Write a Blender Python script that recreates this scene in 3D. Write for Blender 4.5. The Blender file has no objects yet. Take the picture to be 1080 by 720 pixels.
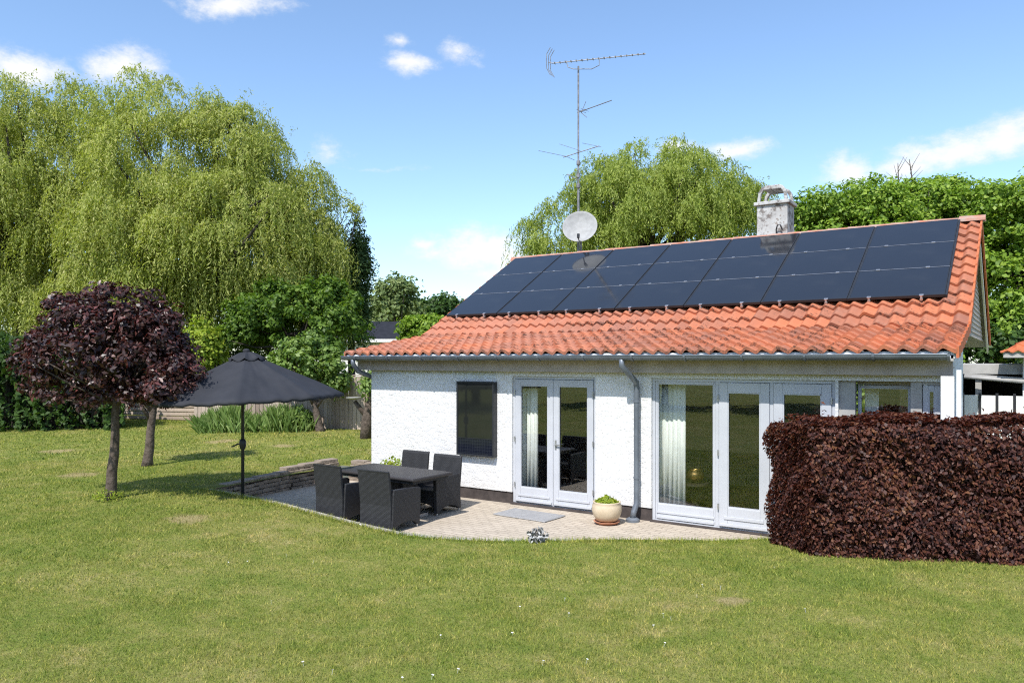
import bpy, bmesh, math, random
import numpy as np
from mathutils import Vector, Matrix, geometry

random.seed(7); RNG = np.random.default_rng(7)
sc = bpy.context.scene
COL = sc.collection
R = math.radians

# ------------------------------------------------------------------ camera model
F = 806.0; AL = R(33.957); HZ = 379.7; H = 2.31
CA, SA = math.cos(AL), math.sin(AL)
def cam(px, Z):                       # pixel column + depth along the view axis -> (x, y)
    x = (px - 540) / F * Z
    return (x * CA - Z * SA, x * SA + Z * CA)
def zat(py, Z): return H - (py - HZ) / F * Z
def ground(px, py, z=0.0):
    Z = F * (H - z) / (py - HZ); s, v = cam(px, Z); return Vector((s, v, z))
def onv(px, py, v):                   # on the vertical plane y = v (parallel to the facade)
    a = math.atan((px - 540) / F); ph = a - AL
    s = v * math.tan(ph); Z = v / math.cos(ph) * math.cos(a)
    return s, H - (py - HZ) / F * Z
FV = 10.2
def fs(px): return onv(px, 400, FV)[0]

# ------------------------------------------------------------------ materials
def nt(name):
    m = bpy.data.materials.new(name); m.use_nodes = True
    t = m.node_tree; t.nodes.clear()
    o = t.nodes.new('ShaderNodeOutputMaterial')
    return m, t, o
class NB:
    def __init__(s, t): s.t = t
    def n(s, typ, **kw):
        nd = s.t.nodes.new('ShaderNode' + typ)
        for k, v in kw.items():
            if k in ('ins',): continue
            setattr(nd, k, v)
        return nd
    def link(s, a, b): s.t.links.new(a, b)
    def coord(s, out='Object'):
        return s.n('TexCoord').outputs[out]
    def noise(s, scale, detail=4, vec=None, rough=.55, dist=0):
        nd = s.n('TexNoise'); nd.inputs['Scale'].default_value = scale; nd.inputs['Detail'].default_value = detail
        nd.inputs['Roughness'].default_value = rough; nd.inputs['Distortion'].default_value = dist
        s.link(vec if vec else s.coord(), nd.inputs['Vector']); return nd.outputs['Fac']
    def ramp(s, fac, stops):
        nd = s.n('ValToRGB'); e = nd.color_ramp.elements
        while len(e) < len(stops): e.new(.5)
        for i, (p, c) in enumerate(stops):
            e[i].position = p; e[i].color = (*c, 1) if len(c) == 3 else c
        s.link(fac, nd.inputs['Fac']); return nd.outputs['Color']
    def rampf(s, fac, a, b, va=0., vb=1.):
        nd = s.n('MapRange'); nd.interpolation_type = 'SMOOTHSTEP'
        for k, v in zip(('From Min', 'From Max', 'To Min', 'To Max'), (a, b, va, vb)): nd.inputs[k].default_value = v
        s.link(fac, nd.inputs['Value']); return nd.outputs['Result']
    def mix(s, fac, a, b, blend='MIX'):
        nd = s.n('MixRGB'); nd.blend_type = blend
        for i, v in ((0, fac), (1, a), (2, b)):
            if isinstance(v, (int, float)): nd.inputs[i].default_value = v
            elif isinstance(v, tuple): nd.inputs[i].default_value = (*v, 1) if len(v) == 3 else v
            else: s.link(v, nd.inputs[i])
        return nd.outputs[0]
    def math(s, op, a, b=0., c=0.):
        nd = s.n('Math'); nd.operation = op
        for i, v in enumerate((a, b, c)):
            if isinstance(v, (int, float)): nd.inputs[i].default_value = v
            else: s.link(v, nd.inputs[i])
        return nd.outputs[0]
    def bump(s, h, strength=.3, dist=.01):
        nd = s.n('Bump'); nd.inputs['Strength'].default_value = strength; nd.inputs['Distance'].default_value = dist
        s.link(h, nd.inputs['Height']); return nd.outputs['Normal']
    def bsdf(s, col, rough=.7, spec=.3, metal=0., normal=None):
        nd = s.n('BsdfPrincipled')
        if isinstance(col, tuple): nd.inputs['Base Color'].default_value = (*col, 1)
        else: s.link(col, nd.inputs['Base Color'])
        if isinstance(rough, (int, float)): nd.inputs['Roughness'].default_value = rough
        else: s.link(rough, nd.inputs['Roughness'])
        nd.inputs['Specular IOR Level'].default_value = spec; nd.inputs['Metallic'].default_value = metal
        if normal: s.link(normal, nd.inputs['Normal'])
        return nd.outputs[0]

def simple(name, c1, c2=None, scale=6, rough=.7, spec=.3, metal=0., bump=0., bscale=60, bdist=.004):
    m, t, o = nt(name); b = NB(t)
    c2 = c2 or tuple(x * .8 for x in c1)
    col = b.ramp(b.noise(scale, 6), [(.35, c1), (.65, c2)])
    nrm = b.bump(b.noise(bscale, 3), bump, bdist) if bump else None
    b.link(b.bsdf(col, rough, spec, metal, nrm), o.inputs[0]); return m

def leafmat(name, cols, rough=.5, spec=.35, trans=.3, tcol=None, patch=.6, pscale=.8):
    m, t, o = nt(name); b = NB(t)
    g = b.n('NewGeometry')
    fac = b.mix(patch, b.mix(0., g.outputs['Random Per Island'], (0, 0, 0)), b.noise(pscale, 3), 'MIX')
    n = len(cols)
    col = b.ramp(fac, [(.12 + .76 * i / (n - 1), c) for i, c in enumerate(cols)])
    p = b.bsdf(col, rough, spec)
    tr = b.n('BsdfTranslucent')
    b.link(b.mix(1., col, tcol or (1.5, 1.6, .7), 'MULTIPLY'), tr.inputs['Color'])
    ms = b.n('MixShader'); ms.inputs[0].default_value = trans
    b.link(p, ms.inputs[1]); b.link(tr.outputs[0], ms.inputs[2]); b.link(ms.outputs[0], o.inputs[0]); return m

def glassmat(name, tint=(.975, .985, .98), base=.035):
    m, t, o = nt(name); b = NB(t)
    tr = b.n('BsdfTransparent'); tr.inputs[0].default_value = (*tint, 1)
    gl = b.n('BsdfGlossy'); gl.inputs['Roughness'].default_value = .0; gl.inputs['Color'].default_value = (.95, .97, 1, 1)
    b.link(b.bump(b.noise(1.3, 2), .02, .05), gl.inputs['Normal'])
    fr = b.n('Fresnel'); b.link(b.math('ADD', 1.5, b.math('MULTIPLY', b.n('NewGeometry').outputs['Backfacing'], 1 / 1.5 - 1.5)), fr.inputs['IOR'])
    f2 = b.math('MINIMUM', b.math('ADD', b.math('MULTIPLY', fr.outputs[0], 1.3), base), 1.)
    ms = b.n('MixShader'); b.link(f2, ms.inputs[0]); b.link(tr.outputs[0], ms.inputs[1]); b.link(gl.outputs[0], ms.inputs[2])
    b.link(ms.outputs[0], o.inputs[0]); return m

M = {}
# stucco
def stucco():
    m, t, o = nt('rough_white_plaster'); b = NB(t)
    co = b.coord()
    mp = b.n('Mapping'); mp.inputs['Scale'].default_value = (1, 1, 1.5); mp.inputs['Rotation'].default_value = (0, .5, 0); b.link(co, mp.inputs[0])
    h = b.math('ADD', b.noise(7, 6, mp.outputs[0], .72, .5), b.math('MULTIPLY', b.noise(34, 5, mp.outputs[0], .7, .3), .45))
    col = b.ramp(b.noise(1.6, 6), [(.3, (.79, .79, .782)), (.7, (.70, .70, .702))])
    sep = b.n('SeparateXYZ'); b.link(b.n('NewGeometry').outputs['Position'], sep.inputs[0])
    low = b.rampf(b.math('ADD', sep.outputs['Z'], b.math('MULTIPLY', b.noise(5, 5), .35)), .32, .62, .35, 0.)
    col = b.mix(low, col, (.56, .53, .5))
    b.link(b.bsdf(col, .9, .15, 0, b.bump(h, .75, .036)), o.inputs[0]); return m
M['stucco'] = stucco()
M['plinth'] = simple('tarred_plinth', (.085, .07, .065), (.05, .042, .04), 7, .9, .2, bump=.5, bscale=40)
M['paint'] = simple('pale_grey_paint', (.50, .515, .55), (.45, .465, .50), 2.5, .45, .4)
M['paintw'] = simple('white_paint', (.76, .76, .75), (.68, .68, .67), 4, .55, .3)
M['fascia'] = simple('weathered_fascia', (.47, .41, .37), (.38, .33, .30), 5, .8, .2, bump=.2)
M['clad'] = simple('beige_cladding', (.40, .37, .33), (.33, .30, .27), 3, .75, .2)
M['zinc'] = simple('zinc', (.20, .225, .26), (.145, .165, .195), 4, .5, .4, .4)
M['lead'] = simple('aluminium', (.6, .6, .6), (.45, .45, .46), 12, .35, .5, .8)
M['glass'] = glassmat('window_glass')
M['rubber'] = simple('black_metal', (.022, .023, .026), (.03, .03, .034), 8, .45, .4)
M['intwall'] = simple('dimmed_interior', (.30, .27, .22), (.24, .215, .18), 2, .8)  # whitish walls coloured brown so the room looks dim
M['intfloor'] = simple('interior_floor', (.22, .12, .075), (.16, .085, .055), 6, .4, .4)
M['curtain'] = simple('curtain_cloth', (.80, .82, .78), (.74, .76, .73), 5, .9, .1)
M['bark'] = simple('bark', (.15, .12, .10), (.07, .056, .046), 14, .95, .1, bump=.9, bscale=22, bdist=.02)
M['barkd'] = simple('dark_bark', (.07, .06, .05), (.035, .03, .026), 14, .95, .1, bump=.9, bscale=22, bdist=.02)
M['canopy'] = simple('charcoal_canvas', (.026, .028, .034), (.034, .036, .043), 3, .8, .25, bump=.12, bscale=9, bdist=.02)
M['brass'] = simple('brass', (.34, .22, .07), (.22, .14, .05), 9, .3, .5, .9)
M['darkwood'] = simple('dark_wood', (.03, .024, .02), (.02, .016, .014), 9, .6)
M['dish'] = simple('dish_paint', (.36, .36, .355), (.28, .28, .275), 8, .6, .3)
M['mast'] = simple('galvanised_steel', (.30, .30, .31), (.16, .15, .15), 14, .55, .4, .5)
M['pot'] = simple('cream_glaze', (.60, .50, .36), (.50, .40, .27), 5, .55, .4)
M['terracotta'] = simple('terracotta', (.52, .25, .15), (.45, .2, .12), 8, .8)
M['stone'] = simple('brown_grey_stone', (.36, .295, .235), (.19, .155, .125), 5, .95, .15, bump=.7, bscale=18, bdist=.015)
M['kerb'] = simple('kerb_concrete', (.46, .43, .39), (.33, .30, .27), 7, .9, .2, bump=.3, bscale=40)
M['soil'] = simple('soil', (.06, .045, .03), (.03, .023, .016), 9, .95)
M['mat'] = simple('doormat_fibre', (.34, .34, .34), (.27, .27, .275), 20, .95, .1, bump=.6, bscale=160)
M['darkroof'] = simple('dark_roof_felt', (.022, .024, .03), (.03, .032, .04), 4, .95, .1)
M['shade'] = simple('shaded_inside', (.03, .027, .024), (.02, .018, .016), 5, .8)  # near-black colour stands in for shade inside carport and hedge
M['greyboard'] = simple('grey_painted_board', (.42, .41, .39), (.34, .33, .31), 4, .7)

def weave(name, c1, c2, sc_=1.):
    m, t, o = nt(name); b = NB(t)
    br = b.n('TexBrick'); br.inputs['Scale'].default_value = 1; br.offset = .5
    for k, v in (('Mortar Size', .004 * sc_), ('Brick Width', .04 * sc_), ('Row Height', .016 * sc_), ('Mortar Smooth', .6)): br.inputs[k].default_value = v
    br.inputs['Color1'].default_value = (1, 1, 1, 1); br.inputs['Color2'].default_value = (.6, .6, .6, 1); br.inputs['Mortar'].default_value = (0, 0, 0, 1)
    co = b.coord(); sx = b.n('SeparateXYZ'); b.link(co, sx.inputs[0])
    cx = b.n('CombineXYZ'); b.link(b.math('ADD', sx.outputs[0], sx.outputs[1]), cx.inputs[0]); b.link(sx.outputs[2], cx.inputs[1])
    b.link(cx.outputs[0], br.inputs['Vector'])
    col = b.ramp(br.outputs['Color'], [(0, c2), (1, c1)])
    b.link(b.bsdf(col, .55, .35, 0, b.bump(br.outputs['Color'], .5, .006)), o.inputs[0]); return m
M['rattan'] = weave('charcoal_rattan', (.040, .041, .045), (.016, .016, .018), 1.0)
M['rattantop'] = simple('charcoal_tabletop', (.034, .031, .032), (.045, .041, .042), 30, .5, .4, bump=.3, bscale=150)

def tilemat():
    m, t, o = nt('clay_tiles'); b = NB(t)
    uv = b.coord('UV'); s = b.n('SeparateXYZ'); b.link(uv, s.inputs[0])
    cx = b.n('CombineXYZ'); b.link(b.math('FLOOR', s.outputs[0]), cx.inputs[0]); b.link(b.math('FLOOR', s.outputs[1]), cx.inputs[1])
    wn = b.n('TexWhiteNoise'); wn.noise_dimensions = '2D'; b.link(cx.outputs[0], wn.inputs['Vector'])
    pos = b.n('NewGeometry').outputs['Position']; sp = b.n('SeparateXYZ'); b.link(pos, sp.inputs[0])
    big = b.noise(.7, 4)
    fac = b.math('ADD', b.math('MULTIPLY', wn.outputs['Value'], .55), b.math('MULTIPLY', big, .5))
    col = b.ramp(fac, [(.2, (.50, .165, .078)), (.5, (.45, .158, .083)), (.72, (.36, .142, .085)), (.92, (.27, .115, .078))])
    # bleached towards the left end
    fade = b.math('MULTIPLY', b.rampf(sp.outputs['X'], -2.5, -8, 0, .55), b.rampf(b.noise(1.5, 5), .3, .6))
    col = b.mix(fade, col, (.43, .195, .135))
    # grime: specks gathered near the lower lip of each tile
    fr = b.math('FRACT', s.outputs[1])
    lip = b.rampf(fr, .0, .5, .1, 0.)
    g1 = b.rampf(b.math('ADD', b.noise(22, 5, None, .7), lip), .545, .675)
    g2 = b.rampf(b.noise(1.3, 4), .40, .60)
    col = b.mix(b.math('MULTIPLY', g1, b.math('MULTIPLY', g2, .8)), col, (.05, .035, .03))
    st = b.math('MULTIPLY', b.rampf(b.noise(7, 6), .5, .8), .4)
    col = b.mix(st, col, (.33, .19, .14))
    b.link(b.bsdf(col, .8, .25, 0, b.bump(b.noise(60, 4), .25, .004)), o.inputs[0]); return m
M['tile'] = tilemat()
M['tileplain'] = simple('clay_edge', (.55, .155, .06), (.42, .13, .06), 8, .8, .25)
M['ridge'] = simple('ridge_clay', (.42, .17, .11), (.36, .28, .24), 7, .85, .2, bump=.4)
def panelmat():
    m, t, o = nt('solar_glass'); b = NB(t)
    co = b.coord()
    br = b.n('TexBrick'); br.offset = 0
    for k, v in (('Scale', 1), ('Mortar Size', .0015), ('Brick Width', 1.4), ('Row Height', .0125), ('Mortar Smooth', .2)): br.inputs[k].default_value = v
    br.inputs['Color1'].default_value = (.017, .020, .026, 1); br.inputs['Color2'].default_value = (.018, .021, .027, 1); br.inputs['Mortar'].default_value = (.016, .02, .028, 1)
    b.link(co, br.inputs['Vector'])
    col = b.mix(b.rampf(b.noise(1.2, 5), .45, .75, 0, .35), br.outputs['Color'], (.035, .038, .042))
    p = b.n('BsdfPrincipled'); b.link(col, p.inputs['Base Color']); b.link(b.rampf(b.noise(3, 4), .3, .8, .07, .14), p.inputs['Roughness'])
    p.inputs['Specular IOR Level'].default_value = .62
    b.link(p.outputs[0], o.inputs[0]); return m
M['solar'] = panelmat()
M['blackframe'] = simple('black_anodised', (.02, .022, .026), (.028, .03, .034), 6, .4, .4)
def chimneymat():
    m, t, o = nt('stained_white_brick'); b = NB(t)
    br = b.n('TexBrick'); br.inputs['Scale'].default_value = 1
    for k, v in (('Mortar Size', .008), ('Brick Width', .23), ('Row Height', .065), ('Mortar Smooth', .5)): br.inputs[k].default_value = v
    co = b.coord(); sx = b.n('SeparateXYZ'); b.link(co, sx.inputs[0]); cx = b.n('CombineXYZ')
    b.link(b.math('ADD', sx.outputs[0], sx.outputs[1]), cx.inputs[0]); b.link(sx.outputs[2], cx.inputs[1]); b.link(cx.outputs[0], br.inputs['Vector'])
    col = b.ramp(b.noise(3, 6), [(.35, (.52, .52, .51)), (.6, (.38, .37, .36))])
    col = b.mix(b.rampf(b.noise(5.5, 6, None, .7), (.49), .60, 0, .85), col, (.13, .11, .1))
    col = b.mix(b.rampf(b.noise(16, 5), .58, .66, 0, .7), col, (.2, .15, .12))
    b.link(b.bsdf(col, .9, .2, 0, b.bump(br.outputs['Fac'], -.4, .008)), o.inputs[0]); return m
M['chimney'] = chimneymat()
def pavemat():
    m, t, o = nt('paving_bricks'); b = NB(t)
    mp = b.n('Mapping'); mp.inputs['Rotation'].default_value = (0, 0, R(2)); b.link(b.coord(), mp.inputs[0])
    br = b.n('TexBrick'); br.offset = .5
    for k, v in (('Scale', 1), ('Mortar Size', .007), ('Brick Width', .205), ('Row Height', .10), ('Mortar Smooth', .3), ('Bias', 0.)): br.inputs[k].default_value = v
    br.inputs['Color1'].default_value = (.50, .432, .345, 1); br.inputs['Color2'].default_value = (.42, .362, .285, 1); br.inputs['Mortar'].default_value = (.26, .215, .175, 1)
    b.link(mp.outputs[0], br.inputs['Vector'])
    col = b.mix(b.rampf(b.noise(2.2, 6), .4, .7, 0, .5), br.outputs['Color'], (.5, .435, .35))
    col = b.mix(b.rampf(b.noise(25, 4), .6, .7, 0, .5), col, (.2, .17, .14))
    h = b.math('ADD', b.math('MULTIPLY', br.outputs['Fac'], -1), b.math('MULTIPLY', b.noise(50, 4), .3))
    b.link(b.bsdf(col, .9, .2, 0, b.bump(h, .5, .008)), o.inputs[0]); return m
M['pave'] = pavemat()
def fencemat():
    m, t, o = nt('weathered_fence_boards'); b = NB(t)
    mp = b.n('Mapping'); mp.inputs['Scale'].default_value = (6, 6, .6); b.link(b.coord(), mp.inputs[0])
    g = b.n('NewGeometry')
    col = b.ramp(b.mix(.5, b.noise(3, 5, mp.outputs[0]), g.outputs['Random Per Island']), [(.25, (.25, .195, .155)), (.75, (.46, .38, .315))])
    b.link(b.bsdf(col, .9, .15, 0, b.bump(b.noise(12, 4, mp.outputs[0]), .4, .01)), o.inputs[0]); return m
M['fence'] = fencemat()
BARE = [(ground(83, 498, .3), .36), (ground(198, 548, .22), .30), (ground(300, 468, .35), .35), (ground(235, 462, .38), .4), (ground(60, 470, .38), .4), (ground(770, 640, .05), .16)]
def lawncol(b, pos):
    n1 = b.noise(.55, 5, pos, .6); n2 = b.noise(3.2, 6, pos, .7); n3 = b.noise(22, 4, pos, .7)
    f = b.math('ADD', b.math('MULTIPLY', n1, .34), b.math('ADD', b.math('MULTIPLY', n2, .42), b.math('MULTIPLY', n3, .24)))
    col = b.ramp(f, [(.36, (.14, .215, .034)), (.46, (.215, .265, .05)), (.54, (.30, .31, .082)), (.64, (.44, .38, .165))])
    return col
def baremask(b, pos):
    tot = None
    wob = b.n('VectorMath'); wob.operation = 'MULTIPLY'; wob.inputs[1].default_value = (1, 1, 0); b.link(pos, wob.inputs[0])
    nz = b.math('MULTIPLY', b.math('SUBTRACT', b.noise(5, 4, pos), .5), 1.5)
    for p, r in BARE:
        d = b.n('VectorMath'); d.operation = 'DISTANCE'; d.inputs[1].default_value = (p.x, p.y, 0); b.link(wob.outputs[0], d.inputs[0])
        q = b.rampf(b.math('ADD', b.math('DIVIDE', d.outputs['Value'], r), nz), .5, 1.15, .6, 0.)
        tot = q if tot is None else b.math('MAXIMUM', tot, q)
    return tot
def lawnmat(blade):
    m, t, o = nt('grass_blade' if blade else 'lawn_ground'); b = NB(t)
    g = b.n('NewGeometry'); pos = g.outputs['Position']
    col = lawncol(b, pos)
    if blade:
        rv = b.ramp(g.outputs['Random Per Island'], [(0, (.26, .36, .24)), (.45, (.95, 1, .9)), (.8, (1.35, 1.22, 1.1)), (1, (2.3, 1.9, 2.0))])
        col = b.mix(1., col, rv, 'MULTIPLY')
        col = b.mix(baremask(b, pos), col, (.34, .27, .15))
        p = b.bsdf(col, .55, .25); tr = b.n('BsdfTranslucent'); b.link(b.mix(1., col, (1.3, 1.4, .7), 'MULTIPLY'), tr.inputs[0])
        ms = b.n('MixShader'); ms.inputs[0].default_value = .35; b.link(p, ms.inputs[1]); b.link(tr.outputs[0], ms.inputs[2]); b.link(ms.outputs[0], o.inputs[0])
    else:
        col = b.mix(b.rampf(b.noise(60, 4, pos), .35, .7, .15, .65), col, (.085, .075, .03))  # dark flecks in the colour stand in for shadow gaps between blades
        col = b.mix(baremask(b, pos), col, (.40, .30, .17))
        b.link(b.bsdf(col, .95, .1, 0, b.bump(b.noise(70, 4, pos, .7), .8, .02)), o.inputs[0])
    return m
M['lawn'] = lawnmat(False); M['blade'] = lawnmat(True)

# leaves
M['willow'] = leafmat('willow_leaves', [(.145, .19, .036), (.27, .315, .066), (.39, .42, .115), (.51, .48, .20)], .55, .25, .38, patch=.45, pscale=.5)
M['willow_far'] = leafmat('willow_leaves_far', [(.16, .215, .04), (.275, .335, .07), (.41, .455, .12)], .55, .25, .38, patch=.45, pscale=.5)
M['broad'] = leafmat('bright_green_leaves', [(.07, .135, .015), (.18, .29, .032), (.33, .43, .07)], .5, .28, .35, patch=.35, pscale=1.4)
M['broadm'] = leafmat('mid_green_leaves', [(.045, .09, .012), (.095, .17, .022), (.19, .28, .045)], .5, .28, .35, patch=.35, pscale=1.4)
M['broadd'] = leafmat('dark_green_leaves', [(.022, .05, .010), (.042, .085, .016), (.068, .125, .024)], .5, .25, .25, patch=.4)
M['apple'] = leafmat('apple_leaves', [(.09, .16, .03), (.16, .245, .055), (.26, .34, .10)], .5, .3, .3, patch=.3)
M['distant'] = leafmat('distant_leaves', [(.10, .15, .05), (.16, .21, .075), (.23, .27, .11)], .6, .2, .25, patch=.4)
M['conifer'] = leafmat('conifer_needles', [(.022, .05, .014), (.05, .09, .026), (.085, .13, .04)], .6, .2, .15, patch=.4)
M['yellowg'] = leafmat('yellow_green_leaves', [(.16, .24, .02), (.26, .33, .035), (.38, .42, .06)], .5, .3, .3, patch=.3)
M['purple'] = leafmat('plum_leaves', [(.016, .009, .009), (.038, .018, .018), (.075, .036, .028), (.17, .052, .046)], .42, .5, .16, (1.8, .7, .6), patch=.35, pscale=2.)
M['copper'] = leafmat('copper_beech_leaves', [(.020, .009, .009), (.054, .021, .018), (.125, .046, .030), (.23, .115, .047)], .5, .25, .22, (2., .9, .6), patch=.5, pscale=.9)
M['reed'] = leafmat('iris_leaves', [(.10, .17, .04), (.17, .26, .07), (.27, .35, .12)], .5, .3, .3, patch=.3)
M['silver'] = leafmat('silver_leaves', [(.14, .14, .13), (.32, .32, .31), (.5, .5, .49)], .7, .2, .1, (1, 1, 1), patch=.2)
M['petal'] = simple('white_petals', (.8, .8, .78), (.75, .75, .74), 8, .7)

# ------------------------------------------------------------------ objects
def wl(o):
    v = Vector((0, 0, 0))
    while o is not None: v += o.location; o = o.parent
    return v
def mesh_obj(name, me, mat, parent=None):
    o = bpy.data.objects.new(name, me); COL.objects.link(o)
    if mat: me.materials.append(mat)
    if parent is not None: o.parent = parent
    return o
def tag(o, label=None, cat=None, group=None, kind=None):
    if label: o['label'] = label
    if cat: o['category'] = cat
    if group: o['group'] = group
    if kind: o['kind'] = kind
    return o
def thing(name, loc, label, cat, group=None, rz=0.):
    o = bpy.data.objects.new(name, None); COL.objects.link(o); o.location = loc; o.rotation_euler = (0, 0, rz)
    o.empty_display_size = .2
    return tag(o, label, cat, group)
def copy_tree(o, parent=None):
    c = o.copy(); COL.objects.link(c)
    if parent is not None: c.parent = parent
    for ch in list(o.children): copy_tree(ch, c)
    return c

class MB:
    def __init__(s): s.v = []; s.f = []; s.uv = None
    def add(s, vs, fs):
        k = len(s.v); s.v += [tuple(v) for v in vs]; s.f += [tuple(i + k for i in f) for f in fs]; return s
    def box(s, x0, x1, y0, y1, z0, z1, mtx=None):
        vs = [Vector((x, y, z)) for z in (z0, z1) for y in (y0, y1) for x in (x0, x1)]
        if mtx is not None: vs = [mtx @ v for v in vs]
        return s.add(vs, [(0, 2, 3, 1), (4, 5, 7, 6), (0, 1, 5, 4), (2, 6, 7, 3), (0, 4, 6, 2), (1, 3, 7, 5)])
    def bar(s, a, b, w, h=None, up=(0, 0, 1)):      # rectangular bar between two points
        a, b = Vector(a), Vector(b); h = h or w; d = (b - a); L = d.length; d.normalize()
        u = Vector(up)
        if abs(d.dot(u)) > .98: u = Vector((1, 0, 0))
        x = d.cross(u).normalized(); z = x.cross(d)
        m = Matrix((x, d, z)).transposed().to_4x4(); m.translation = a
        return s.box(-w / 2, w / 2, 0, L, -h / 2, h / 2, m)
    def tube(s, pts, rad, n=8, caps=True):
        pts = [Vector(p) for p in pts]
        if isinstance(rad, (int, float)): rad = [rad] * len(pts)
        vs, fs = [], []; prev = None
        for i, p in enumerate(pts):
            d = (pts[min(i + 1, len(pts) - 1)] - pts[max(i - 1, 0)])
            d = d.normalized() if d.length > 1e-9 else Vector((0, 0, 1))
            if prev is None: u = Vector((1, 0, 0)) if abs(d.x) < .9 else Vector((0, 1, 0))
            else: u = prev
            u = (u - d * u.dot(d)).normalized(); prev = u; w = d.cross(u)
            for k in range(n):
                a = 2 * math.pi * k / n; vs.append(p + (u * math.cos(a) + w * math.sin(a)) * rad[i])
        for i in range(len(pts) - 1):
            for k in range(n):
                k2 = (k + 1) % n; fs.append((i * n + k, i * n + k2, (i + 1) * n + k2, (i + 1) * n + k))
        if caps: fs.append(tuple(range(n))[::-1]); fs.append(tuple((len(pts) - 1) * n + k for k in range(n)))
        return s.add(vs, fs)
    def lathe(s, prof, c=(0, 0, 0), n=24, mtx=None):
        vs, fs = [], []
        for r, z in prof:
            for k in range(n):
                a = 2 * math.pi * k / n; v = Vector((r * math.cos(a), r * math.sin(a), z))
                if mtx is not None: v = mtx @ v
                vs.append(v + Vector(c))
        for i in range(len(prof) - 1):
            for k in range(n):
                k2 = (k + 1) % n; fs.append((i * n + k, i * n + k2, (i + 1) * n + k2, (i + 1) * n + k))
        return s.add(vs, fs)
    def prism(s, poly, axis, a0, a1):      # polygon in the other two axes, extruded along axis
        n = len(poly)
        def P(p, a):
            return {'x': (a, p[0], p[1]), 'y': (p[0], a, p[1]), 'z': (p[0], p[1], a)}[axis]
        vs = [P(p, a0) for p in poly] + [P(p, a1) for p in poly]
        fs = [tuple(range(n))[::-1], tuple(range(n, 2 * n))] + [(i, (i + 1) % n, n + (i + 1) % n, n + i) for i in range(n)]
        return s.add(vs, fs)
    def build(s, name, mat, parent=None, smooth=False, bevel=0., world=True, segs=2):
        me = bpy.data.meshes.new(name)
        off = wl(parent) if (parent is not None and world) else Vector((0, 0, 0))
        me.from_pydata([(v[0] - off.x, v[1] - off.y, v[2] - off.z) for v in s.v], [], s.f)
        bm = bmesh.new(); bm.from_mesh(me); bmesh.ops.recalc_face_normals(bm, faces=bm.faces); bm.to_mesh(me); bm.free()
        if smooth:
            me.polygons.foreach_set('use_smooth', [True] * len(me.polygons))
        o = mesh_obj(name, me, mat, parent)
        if bevel:
            md = o.modifiers.new('bevel', 'BEVEL'); md.width = bevel; md.segments = segs; md.limit_method = 'ANGLE'; md.angle_limit = R(40)
        return o

def quads_mesh(name, V, mat, parent=None, off=None, per=4):
    """V: (n,per,3) array -> one mesh of n loose faces."""
    n = V.shape[0]
    if off is None and parent is not None: off = wl(parent)
    if off is not None: V = V - np.array(off)[None, None, :]
    me = bpy.data.meshes.new(name)
    me.vertices.add(n * per); me.vertices.foreach_set('co', V.reshape(-1).astype(np.float32))
    me.loops.add(n * per); me.loops.foreach_set('vertex_index', np.arange(n * per, dtype=np.int32))
    me.polygons.add(n); me.polygons.foreach_set('loop_start', np.arange(0, n * per, per, dtype=np.int32))
    try: me.polygons.foreach_set('loop_total', np.full(n, per, dtype=np.int32))
    except Exception: pass
    me.update(calc_edges=True)
    return mesh_obj(name, me, mat, parent)
def unit(a): return a / (np.linalg.norm(a, axis=-1, keepdims=True) + 1e-9)
def leaves(C, N, L, W, T=None, fold=.18, jit=.35):
    n = len(C); N = unit(N)
    if T is None: T = RNG.normal(size=(n, 3))
    T = T - N * (T * N).sum(1, keepdims=True); T = unit(T); B = np.cross(N, T)
    k = (1 + jit * RNG.uniform(-1, 1, n))[:, None]
    l = L * k / 2; w = W * k / 2
    return np.stack([C - T * l, C + B * w + N * w * fold * 2 - T * l * .15, C + T * l - N * l * .25, C - B * w + N * w * fold * 2 - T * l * .15], 1)

def crown(ells, ncl, cr, per, L, W, up=.5, shell=.55, jit=.45, flat=.75):
    """clumps of leaves on and in a set of ellipsoids [(cx,cy,cz,rx,ry,rz)]."""
    E = np.array(ells); w = (E[:, 3] * E[:, 5]); w = w / w.sum()
    out_c = []; out_n = []; cl = []
    idx = RNG.choice(len(E), ncl, p=w)
    for i in idx:
        e = E[i]; d = unit(RNG.normal(size=3)); 
        if d[2] < -.45: d[2] *= -.5; d = unit(d)
        r = (shell + (1 - shell) * RNG.uniform() ** .6); fr = RNG.uniform() < .22
        if fr: r = RNG.uniform(1.0, 1.13)
        c = e[:3] + d * e[3:] * r
        cl.append((c, e[:3]))
        m = max(3, int(per * RNG.uniform(.6, 1.4))); rad = cr * RNG.uniform(.6, 1.35)
        if fr: m = max(3, m // 5); rad *= .55
        q = unit(RNG.normal(size=(m, 3))); rr = RNG.uniform(size=(m, 1)) ** .5
        P = c + q * rr * rad * np.array([1, 1, flat])
        out_c.append(P); out_n.append(q * .9 + d * .4 + RNG.normal(size=(m, 3)) * .55 + np.array([0, 0, up]))
    C = np.concatenate(out_c); N = np.concatenate(out_n)
    return leaves(C, N, L, W, jit=jit), cl

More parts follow.
